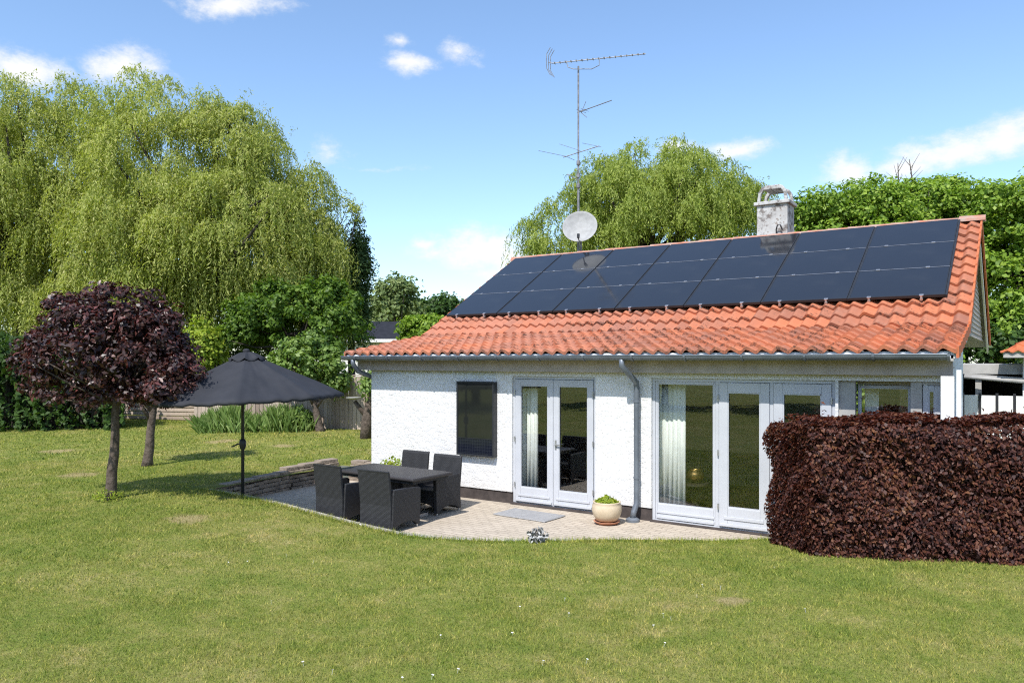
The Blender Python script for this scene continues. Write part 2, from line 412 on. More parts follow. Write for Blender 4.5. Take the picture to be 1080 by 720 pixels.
def limbs(mb, base, top, r0, ends, nmax=18, wob=.06, n=7, lim=.55):
    """trunk from base to top plus limbs to some clump centres."""
    base, top = Vector(base), Vector(top); Lh = (top - base).length
    pts = []; rad = []
    for i in range(8):
        t = i / 7; p = base.lerp(top, t) + Vector((random.uniform(-1, 1), random.uniform(-1, 1), 0)) * wob * Lh * .12 * math.sin(math.pi * t)
        pts.append(p); rad.append(r0 * (1.35 if i == 0 else 1 - .5 * t))
    mb.tube(pts, rad, 10)
    ends = list(ends); random.shuffle(ends)
    for c, _ in ends[:nmax]:
        c = Vector(c); t = random.uniform(lim, 1.); a = base.lerp(top, t); mid = a.lerp(c, .5) + Vector((0, 0, -.05 * (c - a).length)) + Vector([random.uniform(-1, 1) for _ in range(3)]) * .06 * (c - a).length
        mb.tube([a, a.lerp(mid, .5) , mid, c], [r0 * .42, r0 * .3, r0 * .2, r0 * .05], 6)

def zl(s, v):
    s = np.asarray(s, float); v = np.asarray(v, float)
    def sm(t): t = np.clip(t, 0, 1); return t * t * (3 - 2 * t)
    return .02 + .24 * sm((-5 - s) / 5.5) + .10 * sm((v - 8.5) / 7) * sm((-9.5 - s) / 1.5) + .10 * sm((s + 3.3) / 1.4) + .012 * np.sin(s * .9 + 1) * np.sin(v * .8)
def Zl(s, v): return float(zl(s, v))

# ------------------------------------------------------------------ ground
EDGE = [(-10.75, 7.35), (-9.6, 7.345), (-8.4, 7.34), (-7.4, 7.345), (-6.7, 7.39), (-6.2, 7.56), (-5.75, 7.82), (-5.3, 8.13), (-4.75, 8.56), (-4.3, 8.9), (-3.85, 9.2), (-3.3, 9.55), (-2.8, 9.84), (-2.2, 10.1)]
HOLE = EDGE + [(-1.6, 10.24), (-.72, 10.24), (-.72, 12.1), (-1.2, 12.1), (-1.2, 18.6), (-9.98, 18.6), (-9.98, 10.55), (-11.0, 10.45)]
def inpoly(S, V, poly):
    S = np.asarray(S); V = np.asarray(V); ins = np.zeros(S.shape, bool); n = len(poly)
    for i in range(n):
        x0, y0 = poly[i]; x1, y1 = poly[(i + 1) % n]
        if y0 == y1: continue
        c = ((y0 > V) != (y1 > V)) & (S < (x1 - x0) * (V - y0) / (y1 - y0) + x0); ins ^= c
    return ins
def make_lawn():
    pts = [Vector(p) for p in HOLE]; n = len(pts); edges = [(i, (i + 1) % n) for i in range(n)]
    hp = np.array(HOLE)
    def scatter(x0, x1, y0, y1, st):
        xs = np.arange(x0, x1, st); ys = np.arange(y0, y1, st)
        return [(x + random.uniform(-.2, .2) * st, y + random.uniform(-.2, .2) * st) for x in xs for y in ys]
    P = scatter(-16, 4, 2, 13, .35) + [p for p in scatter(-34, 16, -14, 34, 1.5) if not (-16.3 < p[0] < 4.3 and 1.7 < p[1] < 13.3)]
    P += [p for p in scatter(-320, 320, -320, 320, 40) if not (-35 < p[0] < 17 and -15 < p[1] < 35)]
    A = np.array(P); keep = ~inpoly(A[:, 0], A[:, 1], HOLE)
    pts += [Vector(p) for p, k in zip(P, keep) if k]
    vo, eo, fo, *_ = geometry.delaunay_2d_cdt(pts, edges, [], 0, 1e-4)
    V = np.array([(v.x, v.y) for v in vo]); z = zl(V[:, 0], V[:, 1])
    fc = np.array([V[list(f)].mean(0) for f in fo]); out = ~inpoly(fc[:, 0], fc[:, 1], HOLE)
    me = bpy.data.meshes.new('lawn'); me.from_pydata([(a, b, c) for (a, b), c in zip(V, z)], [], [tuple(f) for f, k in zip(fo, out) if k])
    me.polygons.foreach_set('use_smooth', [True] * len(me.polygons))
    tag(mesh_obj('lawn', me, M['lawn']), kind='structure')
make_lawn()
# patio sheet
pp = MB(); poly = EDGE + [(-1.9, 10.3), (-9.98, 10.3), (-9.98, 10.55), (-11.0, 10.45)]
vo, eo, fo, *_ = geometry.delaunay_2d_cdt([Vector(p) for p in poly], [(i, (i + 1) % len(poly)) for i in range(len(poly))], [], 0, 1e-5)
ctr = np.array([np.mean([[vo[i].x, vo[i].y] for i in f], axis=0) for f in fo]); ok = inpoly(ctr[:, 0], ctr[:, 1], poly)
pp.add([(v.x, v.y, 0) for v in vo], [f for f, k in zip(fo, ok) if k])
tag(pp.build('patio_paving', M['pave']), kind='structure')
# edging kerb stones
kb = MB()
acc = []
for (a, b) in zip(EDGE[:-6], EDGE[1:-5]):
    a, b = Vector(a), Vector(b); L = (b - a).length; k = max(1, round(L / .55))
    for i in range(k):
        p, q = a.lerp(b, (i + .012) / k), a.lerp(b, (i + .988) / k); d = (q - p).normalized(); nrm = Vector((d.y, -d.x)) * .045
        z0, z1 = Zl(*p) + .012, Zl(*q) + .012
        vs = [(p.x + nrm.x, p.y + nrm.y, -.1), (q.x + nrm.x, q.y + nrm.y, -.1), (q.x - nrm.x, q.y - nrm.y, -.1), (p.x - nrm.x, p.y - nrm.y, -.1)]
        kb.add(vs + [(v[0], v[1], z) for v, z in zip(vs, (z0, z1, z1, z0))], [(3, 2, 1, 0), (4, 5, 6, 7), (0, 1, 5, 4), (1, 2, 6, 5), (2, 3, 7, 6), (3, 0, 4, 7)])
tag(kb.build('patio_kerb', M['kerb'], bevel=.008), kind='structure')

# grass blades: one countless mass
def grass():
    out = []
    HEDGE_POLY = [(-2.75, 9.75), (-2.0, 9.05), (2.6, 11.2), (1.9, 12.)]
    for Z0, Z1, dens, hh, ww in ((4.6, 7.2, 5200, .034, .0052), (7.2, 10.5, 2900, .034, .0075), (10.5, 15.5, 1150, .038, .012), (15.5, 28, 330, .045, .022)):
        A = 1.44 * (Z1 ** 2 - Z0 ** 2) / 2 * 1.12; n = int(A * dens)
        Z = np.sqrt(RNG.uniform(Z0 ** 2, Z1 ** 2, n)); x = RNG.uniform(-.76, .76, n) * Z
        s = x * CA - Z * SA; v = x * SA + Z * CA
        keep = ~inpoly(s, v, HOLE) & ~inpoly(s, v, HEDGE_POLY) & ~((s > -11.2) & (s < -10.75) & (v > 7.3) & (v < 10.5))
        for p, r in BARE:
            d = np.hypot(s - p.x, v - p.y) / r; keep &= ~((d < 1.0) & (RNG.uniform(size=n) < .75 * (1.15 - d)))
        s, v = s[keep], v[keep]; n = len(s); z = zl(s, v)
        cl = .75 + .5 * np.sin(s * 3.1 + np.sin(v * 2.3) * 2) * np.sin(v * 2.7 + 1.3 * np.sin(s * 1.9)) * .5
        a = RNG.uniform(0, 2 * np.pi, n); h = hh * RNG.uniform(.5, 1.35, n) * cl; w = ww * RNG.uniform(.7, 1.3, n)
        lean = RNG.normal(size=(n, 2)) * (h * .55)[:, None]
        B = np.stack([np.cos(a), np.sin(a)], 1) * (w / 2)[:, None]
        p = np.stack([s, v], 1)
        out.append(np.stack([np.concatenate([p - B, (z - .004)[:, None]], 1), np.concatenate([p + B, (z - .004)[:, None]], 1), np.concatenate([p + lean, (z + h)[:, None]], 1)], 1))
    # longer fringe on the patio edge
    for (a, b) in zip(EDGE[:-1], EDGE[1:]):
        a, b = np.array(a), np.array(b); L = np.linalg.norm(b - a); n = int(L * 420)
        d = (b - a) / L; nr = np.array([d[1], -d[0]])
        t = RNG.uniform(size=(n, 1)); p = a + (b - a) * t + nr * RNG.uniform(.04, .16, (n, 1))
        z = zl(p[:, 0], p[:, 1]); h = RNG.uniform(.03, .075, n); an = RNG.uniform(0, 2 * np.pi, n)
        B = np.stack([np.cos(an), np.sin(an)], 1) * .004; lean = RNG.normal(size=(n, 2)) * .025 - nr * .02
        out.append(np.stack([np.concatenate([p - B, z[:, None]], 1), np.concatenate([p + B, z[:, None]], 1), np.concatenate([p + lean, (z + h)[:, None]], 1)], 1))
    o = quads_mesh('lawn_grass', np.concatenate(out), M['blade'], per=3)
    tag(o, 'short mown grass with dry yellowish patches covering the garden', 'grass', kind='stuff')
grass()
# daisies
dm = MB()
for k in range(9):
    a = 2 * math.pi * k / 9; c, s_ = math.cos(a), math.sin(a)
    dm.add([(0, 0, .035), (c * .014 - s_ * .005, s_ * .014 + c * .005, .038), (c * .02, s_ * .02, .037), (c * .014 + s_ * .005, s_ * .014 - c * .005, .038)], [(0, 1, 2, 3)])
dm.tube([(0, 0, -.005), (.003, .002, .035)], .0015, 5)
d0 = None
DAI = [(595, 632), (548, 640), (572, 700), (618, 702), (455, 712), (424, 714), (482, 706), (700, 655), (708, 660), (690, 668), (742, 622), (760, 626), (735, 634), (320, 698), (350, 707), (302, 590), (330, 595), (262, 598), (240, 600), (286, 635), (700, 690), (816, 606), (540, 668), (600, 648), (850, 655), (380, 560), (372, 558), (388, 560), (465, 670)]
for (x, y) in DAI:
    p = ground(x, y, .05); p.z = Zl(p.x, p.y)
    if d0 is None: o = d0 = dm.build('daisy', M['petal'])
    else: o = d0.copy(); COL.objects.link(o)
    o.location = p; o.rotation_euler = (random.uniform(-.3, .3), random.uniform(-.3, .3), random.uniform(0, 6)); k = random.uniform(.4, .6); o.scale = (k, k, 1)
    tag(o, 'tiny white daisy flower open in the short lawn', 'daisy', 'daisies in the lawn')

# ------------------------------------------------------------------ house
EV, EZ = 9.85, 2.42          # eave
KV, KZ = 12.0, 2.787         # change of pitch
RV, RZ = 15.40, 4.713        # ridge
BV, BZ = 19.0, 2.70          # far eave
SL, SR = -10.31, -.64        # verges
WL_, WR = -9.98, -.72        # walls
house = thing('white_house', (-5.4, 14, 0), 'white rough plastered house with orange clay tile roof and grey glazed doors', 'house')

def prof_z(v):
    if v <= KV: return EZ + (KZ - EZ) * (v - EV) / (KV - EV)
    if v <= RV: return KZ + (RZ - KZ) * (v - KV) / (RV - KV)
    return RZ + (BZ - RZ) * (v - RV) / (BV - RV)

def tile_slope(segs, name):
    """segs: list of ((v0,z0),(v1,z1)) from the eave up; waves across x, stepped courses."""
    TW = .2; CH = .335; ncol = round((SR - SL) / TW); tw = (SR - SL) / ncol; NS = 12
    verts = []; faces = []; uvs = []
    course = 0
    xs = np.linspace(0, ncol, ncol * NS + 1)
    ph = xs % 1.0
    wave = .027 * (np.sin((ph - .1) * 2 * np.pi) + .18 * np.sin((ph - .1) * 4 * np.pi))
    for (a, b) in segs:
        a, b = Vector(a), Vector(b); L = (b - a).length; nc = max(1, round(L / CH)); d = (b - a).normalized(); nrm = Vector((-d.y, d.x))
        if nrm.y < 0: nrm = -nrm
        for c in range(nc):
            p0 = a.lerp(b, c / nc); p1 = a.lerp(b, min(1., (c + 1.0) / nc))
            ci = np.minimum(np.floor(xs + 1e-6), ncol - 1).astype(int)
            lift = RNG.normal(size=ncol) * .004; slip = RNG.normal(size=ncol) * .008; tilt = RNG.normal(size=ncol) * .003
            base = len(verts)
            rows = ((p0, -.004), (p0, .041), (p0.lerp(p1, .5), .018), (p1, .0))
            for ri, (p, off) in enumerate(rows):
                for i, x in enumerate(xs):
                    h = wave[i] + (off + (lift[ci[i]] if ri else 0) )
                    q = p + nrm * h - d * (slip[ci[i]] if ri < 2 else 0) 
                    verts.append((SL + x * tw, q.x, q.y)); 
            n = len(xs); last = (c == nc - 1)
            for r in range(3):
                for i in range(n - 1):
                    faces.append((base + r * n + i, base + r * n + i + 1, base + (r + 1) * n + i + 1, base + (r + 1) * n + i))
                    vv = (course + .001, course + .02, course + .5, course + .98)
                    uvs += [(xs[i] + .001, vv[r]), (xs[i + 1] - .001, vv[r]), (xs[i + 1] - .001, vv[r + 1]), (xs[i] + .001, vv[r + 1])]
            course += 1
    off = wl(house)
    me = bpy.data.meshes.new(name); me.from_pydata([(x - off.x, y - off.y, z - off.z) for x, y, z in verts], [], faces)
    ul = me.uv_layers.new(name='UVMap'); ul.data.foreach_set('uv', np.array(uvs, np.float32).reshape(-1))
    me.polygons.foreach_set('use_smooth', [((i // (len(xs) - 1)) % 3) != 0 for i in range(len(faces))])
    return mesh_obj(name, me, M['tile'], house)
roof = tile_slope([((EV, EZ), (KV, KZ)), ((KV, KZ), (RV, RZ))], 'roof')
rear = tile_slope([((BV, BZ), (RV, RZ))], 'rear_roof')
# boarding under the tiles (closed shell)
ub = MB()
prof = [(EV + .03, EZ - .05), (KV, KZ - .05), (RV, RZ - .06), (BV - .03, BZ - .05)]
prof2 = [(v, z - .07) for v, z in prof][::-1]
ub.prism(prof + prof2, 'x', SL + .04, SR - .04)
ub.build('roof_boarding', M['greyboard'], roof)
# verge tiles: hanging flank along both ends
def verge(x0, x1, segs, name):
    m = MB()
    for (a, b) in segs:
        a, b = Vector(a), Vector(b); L = (b - a).length; nc = round(L / .335)
        for c in range(nc):
            p, q = a.lerp(b, c / nc), a.lerp(b, (c + 1) / nc)
            m.add([(x, y, z) for x in (x0, x1) for (y, z) in ((p.x, p.y + .045), (q.x, q.y + .016), (q.x, q.y - .11), (p.x, p.y - .085))],
                  [(0, 1, 2, 3), (7, 6, 5, 4), (0, 4, 5, 1), (3, 2, 6, 7), (0, 3, 7, 4), (1, 5, 6, 2)])
    return m.build(name, M['tileplain'], roof)
VS = [((EV, EZ), (KV, KZ)), ((KV, KZ), (RV, RZ)), ((BV, BZ), (RV, RZ))]
verge(SR - .012, SR + .015, VS, 'verge_tiles'); verge(SL - .015, SL + .012, VS, 'verge_tiles')
# ridge caps
m = MB(); nC = 27; cl = (SR - SL + .06) / nC
for i in range(nC):
    x0 = SL - .03 + i * cl; x1 = x0 + cl + .03; r0 = .105 + random.uniform(-.004, .004); zz = RZ - .018 + random.uniform(-.006, .006)
    vs = []
    for x, r in ((x0, r0 + .012), (x1, r0)):
        for k in range(9):
            a = math.pi * k / 8; vs.append((x, RV + r * math.cos(a), zz + r * math.sin(a) * .95))
    m.add(vs, [(k, k + 1, 9 + k + 1, 9 + k) for k in range(8)] + [tuple(range(9))])
m.build('ridge_tiles', M['ridge'], roof, smooth=False)

# walls with openings
def wall(name, mat, xs, zs, holes, y0, y1, parent, axis='x'):
    """grid wall in the x-z plane (or y-z), front at y0, back at y1, without the cells covered by holes."""
    xs = sorted(set(xs + [h[0] for h in holes] + [h[1] for h in holes])); zs = sorted(set(zs + [h[2] for h in holes] + [h[3] for h in holes]))
    m = MB(); nx, nz = len(xs), len(zs)
    solid = [[not any(h[0] <= (xs[i] + xs[i + 1]) / 2 <= h[1] and h[2] <= (zs[j] + zs[j + 1]) / 2 <= h[3] for h in holes) for j in range(nz - 1)] for i in range(nx - 1)]
    def P(x, y, z): return (x, y, z) if axis == 'x' else (y, x, z)
    for i in range(nx - 1):
        for j in range(nz - 1):
            if not solid[i][j]: continue
            a, b, c, d = xs[i], xs[i + 1], zs[j], zs[j + 1]
            m.add([P(a, y0, c), P(b, y0, c), P(b, y0, d), P(a, y0, d)], [(0, 1, 2, 3)])
            m.add([P(a, y1, c), P(b, y1, c), P(b, y1, d), P(a, y1, d)], [(3, 2, 1, 0)])
            if i == 0 or not solid[i - 1][j]: m.add([P(a, y0, c), P(a, y1, c), P(a, y1, d), P(a, y0, d)], [(0, 1, 2, 3)])
            if i == nx - 2 or not solid[i + 1][j]: m.add([P(b, y0, c), P(b, y1, c), P(b, y1, d), P(b, y0, d)], [(3, 2, 1, 0)])
            if j == 0 or not solid[i][j - 1]: m.add([P(a, y0, c), P(b, y0, c), P(b, y1, c), P(a, y1, c)], [(3, 2, 1, 0)])
            if j == nz - 2 or not solid[i][j + 1]: m.add([P(a, y0, d), P(b, y0, d), P(b, y1, d), P(a, y1, d)], [(0, 1, 2, 3)])
    me = bpy.data.meshes.new(name); off = wl(parent)
    me.from_pydata([(v[0] - off.x, v[1] - off.y, v[2] - off.z) for v in m.v], [], m.f)
    bm = bmesh.new(); bm.from_mesh(me); bmesh.ops.remove_doubles(bm, verts=bm.verts, dist=1e-5); bmesh.ops.recalc_face_normals(bm, faces=bm.faces); bm.to_mesh(me); bm.free()
    return mesh_obj(name, me, mat, parent)
DT = 2.055                       # head of all doors
D1 = (fs(540), fs(628)); D2 = (fs(687), fs(881)); W3 = (fs(884), fs(992))
wall('front_wall', M['stucco'], [WL_, WR], [.19, 2.4], [(D1[0], D1[1], .19, DT), (D2[0], D2[1], .19, DT), (W3[0], W3[1], .9, DT)], FV, FV + .3, house)
wall('plinth', M['plinth'], [WL_ + .02, WR - .02], [-.1, .19], [(D1[0], D1[1], 0, .19), (D2[0], D2[1], 0, .19)], FV + .02, FV + .28, house)
m = MB(); m.box(WL_, WL_ + .3, FV + .3, 18.6, -.1, 2.55); 
m.prism([(KV, 2.55), (RV, RZ - .15), (18.6, 2.75), (18.6, 2.55)], 'x', WL_, WL_ + .3); m.build('side_wall', M['stucco'], house)
m = MB(); m.prism([(FV + .3, -.1), (12.1, -.1), (12.1, prof_z(12.1) - .13), (FV + .3, prof_z(FV + .3) - .125)], 'x', WR - .28, WR); m.build('side_wall', M['stucco'], house)
m = MB(); m.box(-1.5, -1.22, 12.1, 18.6, -.1, 2.66); m.build('side_wall', M['stucco'], house)
wall('rear_wall', M['stucco'], [WL_ + .3, -1.5], [-.1, 2.66], [(-3.62, -1.85, .5, 2.3)], 18.6, 18.3, house)
# interior shell
m = MB(); m.box(WL_ + .3, -1.5, FV + .3, 18.3, -.05, .012); m.build('interior_floor', M['intfloor'], house)
m = MB(); m.box(WL_ + .3, WR - .28, FV + .3, 11.5, 2.25, 2.28); m.box(WL_ + .3, -1.5, 11.5, 18.3, 2.5, 2.53); m.build('interior_ceiling', M['intwall'], house)
m = MB(); m.box(WL_ + .3, -3.75, 14.0, 14.1, .012, 2.5); m.box(-3.75, -3.65, 14.0, 18.3, .012, 2.5); m.build('interior_wall', M['intwall'], house)
# fascia, eave filler, lintel
m = MB(); m.box(SL + .1, SR - .06, FV - .13, FV - .09, 2.13, 2.33); m.build('fascia_board', M['fascia'], house, bevel=.004)
m = MB(); m.box(SL + .1, SR - .06, FV - .085, FV + .1, 2.21, 2.235); m.build('soffit', M['greyboard'], house)
m = MB(); m.box(SL + .03, SR - .03, EV + .03, EV + .06, 2.33, EZ - .01); m.build('eave_filler', M['paintw'], house)
# gutter
def gut_profile(r=.062, th=.006):
    o = [(r * math.cos(a), r * math.sin(a)) for a in np.linspace(math.pi, 2 * math.pi, 11)]
    i = [((r - th) * math.cos(a), (r - th) * math.sin(a)) for a in np.linspace(2 * math.pi, math.pi, 11)]
    return o + i
GV, GZ = EV - .035, 2.372
m = MB(); m.prism([(GV + a, GZ + b) for a, b in gut_profile()], 'x', SL + .0, SR - .09)
for xe in (SL + .002, SR - .092):
    m.prism([(GV + .06 * math.cos(a), GZ + .06 * math.sin(a)) for a in np.linspace(math.pi, 2 * math.pi, 11)], 'x', xe - .002, xe + .002)
m.tube([(SL, GV - .062, GZ + .004), (SR - .09, GV - .062, GZ + .004)], .008, 8)
gutter = m.build('gutter', M['zinc'], house)
for i in range(13):
    x = SL + .35 + i * .77; b_ = MB()
    pts = [(x, GV + .07 * math.cos(a), GZ + .07 * math.sin(a)) for a in np.linspace(math.pi * .96, 2.1 * math.pi, 9)]
    for p, q in zip(pts[:-1], pts[1:]): b_.bar(p, q, .028, .006, up=(0, math.cos(0), .2))
    b_.build('gutter_bracket', M['zinc'], gutter)
def downpipe(xt, yw, low, pts, r=.042):
    m = MB(); m.tube(pts, r, 14)
    o = m.build('downpipe', M['zinc'], house, smooth=True)
    return o
xp = fs(674)
dp = downpipe(0, 0, 0, [(xp - .09, GV, GZ - .03), (xp - .09, GV, GZ - .14), (xp - .03, GV + .10, GZ - .25), (xp + .0, FV - .10, GZ - .38), (xp, FV - .08, GZ - .46), (xp, FV - .08, .33), (xp, FV - .085, .24), (xp - .02, FV - .13, .14), (xp - .03, FV - .15, .05)])
for z in (.62, 1.72):
    b_ = MB(); b_.lathe([(.044, -.014), (.05, -.014), (.05, .014), (.044, .014)], (xp, FV - .08, z), 14); b_.box(xp - .008, xp + .008, FV - .04, FV + .02, z - .01, z + .01); b_.build('pipe_clip', M['zinc'], dp)
b_ = MB(); b_.lathe([(.0, .0), (.10, .0), (.10, .035), (.06, .06), (.0, .06)], (xp - .03, FV - .15, .0), 18); b_.build('drain_collar', M['zinc'], dp)
x2 = WL_ - .03
downpipe(0, 0, 0, [(x2 - .05, GV, GZ - .03), (x2 - .05, GV, GZ - .13), (x2 - .055, GV + .12, GZ - .26), (x2 - .06, GV + .45, GZ - .36), (x2 - .06, GV + .6, GZ - .46), (x2 - .06, FV + .28, .0)])
# gable cladding on the right end
gz0 = 2.70
m = MB(); XC = SR - .13
nb = 22; top = RZ - .15; step = (top - gz0) / nb
for i in range(nb):
    z0 = gz0 + i * step; z1 = z0 + step
    def span(z):
        z = z + .14
        return KV + (z - KZ) * (RV - KV) / (RZ - KZ), BV + (z - BZ) * (RV - BV) / (RZ - BZ)
    a0, b0 = span(z0); a1, b1 = span(z1)
    if b1 - a1 < .02: a1 = b1 = (a1 + b1) / 2
    a0 = max(a0, 11.9)
    m.add([(XC, a0, z0), (XC + .018, a0, z0), (XC + .018, b0, z0), (XC, b0, z0), (XC - .01, a1, z1), (XC + .004, a1, z1), (XC + .004, b1, z1), (XC - .01, b1, z1)],
          [(0, 1, 2, 3), (7, 6, 5, 4), (1, 5, 6, 2), (0, 3, 7, 4), (0, 4, 5, 1), (3, 2, 6, 7)])
m.build('gable_cladding', M['clad'], house)
m = MB()
for (a, b) in VS[1:]:
    a, b = Vector(a), Vector(b)
    m.add([(x, y, z) for x in (SR - .06, SR - .03) for (y, z) in ((a.x, a.y - .06), (b.x, b.y - .06), (b.x, b.y - .24), (a.x, a.y - .24))], [(0, 1, 2, 3), (7, 6, 5, 4), (0, 4, 5, 1), (3, 2, 6, 7), (0, 3, 7, 4), (1, 5, 6, 2)])
m.build('bargeboard', M['paintw'], house)

# glazed leaves
def leaf(name, x0, x1, z0, z1, y, parent, st=.095, bot=.24, panel=True, th=.055, handle=None, top=None):
    top = top or st
    m = MB(); 
    m.box(x0, x0 + st, y, y + th, z0, z1); m.box(x1 - st, x1, y, y + th, z0, z1)
    m.box(x0 + st, x1 - st, y + .001, y + th - .001, z1 - top, z1); m.box(x0 + st, x1 - st, y + .001, y + th - .001, z0, z0 + bot)
    o = m.build(name, M['paint'], parent, bevel=.006)
    g = MB(); g.box(x0 + st - .01, x1 - st + .01, y + .024, y + .03, z0 + bot - .01, z1 - top + .01); g.build('pane', M['glass'], o)
    bd = MB(); k = .014
    for (a, b, c, d) in ((x0 + st, x1 - st, z0 + bot, z0 + bot + k), (x0 + st, x1 - st, z1 - top - k, z1 - top), (x0 + st, x0 + st + k, z0 + bot + k, z1 - top - k), (x1 - st - k, x1 - st, z0 + bot + k, z1 - top - k)):
        bd.box(a, b, y + .006, y + .022, c, d)
    bd.build('glazing_bead', M['paint'], o)
    if panel and bot > .15:
        q = MB(); q.box(x0 + st * .6, x1 - st * .6, y - .012, y + .0, z0 + bot * .40, z0 + bot * .56); q.box(x0 + .02, x1 - .02, y - .022, y - .001, z0 + .015, z0 + .055); q.build('weather_bar', M['paint'], o, bevel=.004)
    if handle:
        hx = x0 + st * .5 if handle == 'l' else x1 - st * .5
        q = MB(); q.box(hx - .014, hx + .014, y - .012, y - .001, .93, 1.07); q.bar((hx, y - .03, 1.0), (hx + (.09 if handle == 'l' else -.09), y - .03, 1.0), .016); q.bar((hx, y - .03, 1.0), (hx, y - .005, 1.0), .014); q.build('handle', M['lead'], o)
    return o
def hinges(o, x, y):
    for z in (.32, 1.05, 1.8):
        q = MB(); q.tube([(x, y - .012, z - .04), (x, y - .012, z + .04)], .011, 8); q.build('hinge', M['lead'], o)
def frame(x0, x1, z0, z1, y, bars, th=.1, w=.045, sill=True):
    m = MB(); m.box(x0, x0 + w, y, y + th, z0, z1); m.box(x1 - w, x1, y, y + th, z0, z1); m.box(x0 + w, x1 - w, y, y + th, z1 - w, z1); m.box(x0 + w, x1 - w, y, y + th, z0, z0 + .04)
    for b in bars: m.box(b - w / 2, b + w / 2, y, y + th, z0 + .04, z1 - w)
    return m.build('door_frame', M['paint'], house, bevel=.004)
YD = FV + .035
frame(D1[0], D1[1], .0, DT, YD, []); mid = fs(582.5)
o = leaf('french_door', D1[0] + .05, mid - .003, .045, DT - .05, YD - .012, house); hinges(o, D1[0] + .045, YD - .014)
o = leaf('french_door', mid + .003, D1[1] - .05, .045, DT - .05, YD - .012, house, handle='l'); hinges(o, D1[1] - .045, YD - .014)
m = MB(); m.box(D1[0] - .02, D1[1] + .02, FV - .03, FV + .2, -.05, .03); m.build('door_step', M['plinth'], house, bevel=.008)
xa, xb, xc = fs(755.5), fs(813), D2[1]
frame(D2[0], D2[1], .0, DT, YD, [xa, xb])
leaf('fixed_window', D2[0] + .045, xa - .024, .04, DT - .045, YD + .01, house, st=.03, bot=.22, top=.03)
o = leaf('french_door', xa + .026, xb - .026, .045, DT - .05, YD - .012, house, st=.12, bot=.27, top=.13); hinges(o, xa + .02, YD - .014)
o = leaf('french_door', xb + .026, xc - .05, .045, DT - .05, YD - .012, house, st=.12, bot=.27, top=.13); hinges(o, xc - .045, YD - .014)
m = MB(); m.box(D2[0] - .02, D2[1] + .02, FV - .02, FV + .2, -.05, .025); m.build('door_step', M['plinth'], house, bevel=.008)
# corner windows right of the doors
w0, w1, w2 = fs(901), fs(960), fs(972)
m = MB(); m.box(W3[0], w0, FV + .06, FV + .15, .9, DT); m.box(w1, w2, FV + .03, FV + .25, .9, DT); m.box(w0, w1, FV + .19, FV + .27, DT - .05, DT); m.box(w0, w1, FV + .19, FV + .27, .9, .96); m.box(w2, W3[1], FV + .04, FV + .12, DT - .04, DT); m.build('window_frame', M['greyboard'], house, bevel=.004)  # darker grey than the other frames, shading put into the colour
leaf('window', w0 + .004, w1 - .004, .965, DT - .055, FV + .205, house, st=.03, bot=.05, panel=False, top=.03)
leaf('window', w2 + .004, W3[1] - .004, .94, DT - .045, FV + .055, house, st=.06, bot=.07, panel=False, top=.06)

# chimney
cx_, cy_ = onv(818, 230, 15.85)[0], 15.85
m = MB(); hw = .30
m.box(cx_ - hw, cx_ + hw, cy_ - hw * .9, cy_ + hw * .9, 4.2, 5.42); ch = m.build('chimney', M['chimney'], house, bevel=.01)
m = MB(); m.box(cx_ - hw - .05, cx_ + hw + .05, cy_ - hw * .9 - .05, cy_ + hw * .9 + .05, 5.421, 5.49); m.build('chimney_cap', M['chimney'], ch, bevel=.012)
m = MB()
zt, zb = 5.81, 5.491; ho = hw + .0; hi = hw - .06
def arch(ax):
    out = [(-ho, zb), (-ho + .03, zb + .2), (-ho + .09, zt - .03), (-ho + .16, zt), (ho - .16, zt), (ho - .09, zt - .03), (ho - .03, zb + .2), (ho, zb)]
    inn = [(hi, zb), (hi - .02, zb + .15), (hi - .07, zb + .235), (-hi + .07, zb + .235), (-hi + .02, zb + .15), (-hi, zb)]
    return out + inn
pa = [(cx_ + a, z) for a, z in arch(0)]
m.prism(pa, 'y', cy_ - .27, cy_ - .19); m.prism(pa, 'y', cy_ + .19, cy_ + .27)
for sx in (-1, 1):
    m.box(cx_ + sx * (ho - .20) - .06, cx_ + sx * (ho - .20) + .06, cy_ - .19, cy_ + .19, zt - .09, zt - .003)
m.box(cx_ - ho + .26, cx_ + ho - .26, cy_ - .19, cy_ + .19, zt - .07, zt - .006)
m.build('chimney_cowl', M['chimney'], ch, bevel=.012)
m = MB(); m.tube([(cx_ + .10, cy_ - .30, 4.75), (cx_ + .10, cy_ - .33, 4.9), (cx_ + .13, cy_ - .36, 4.98), (cx_ + .19, cy_ - .36, 4.98), (cx_ + .22, cy_ - .33, 4.88)], .014, 8); m.build('cable_loop', M['rubber'], ch)

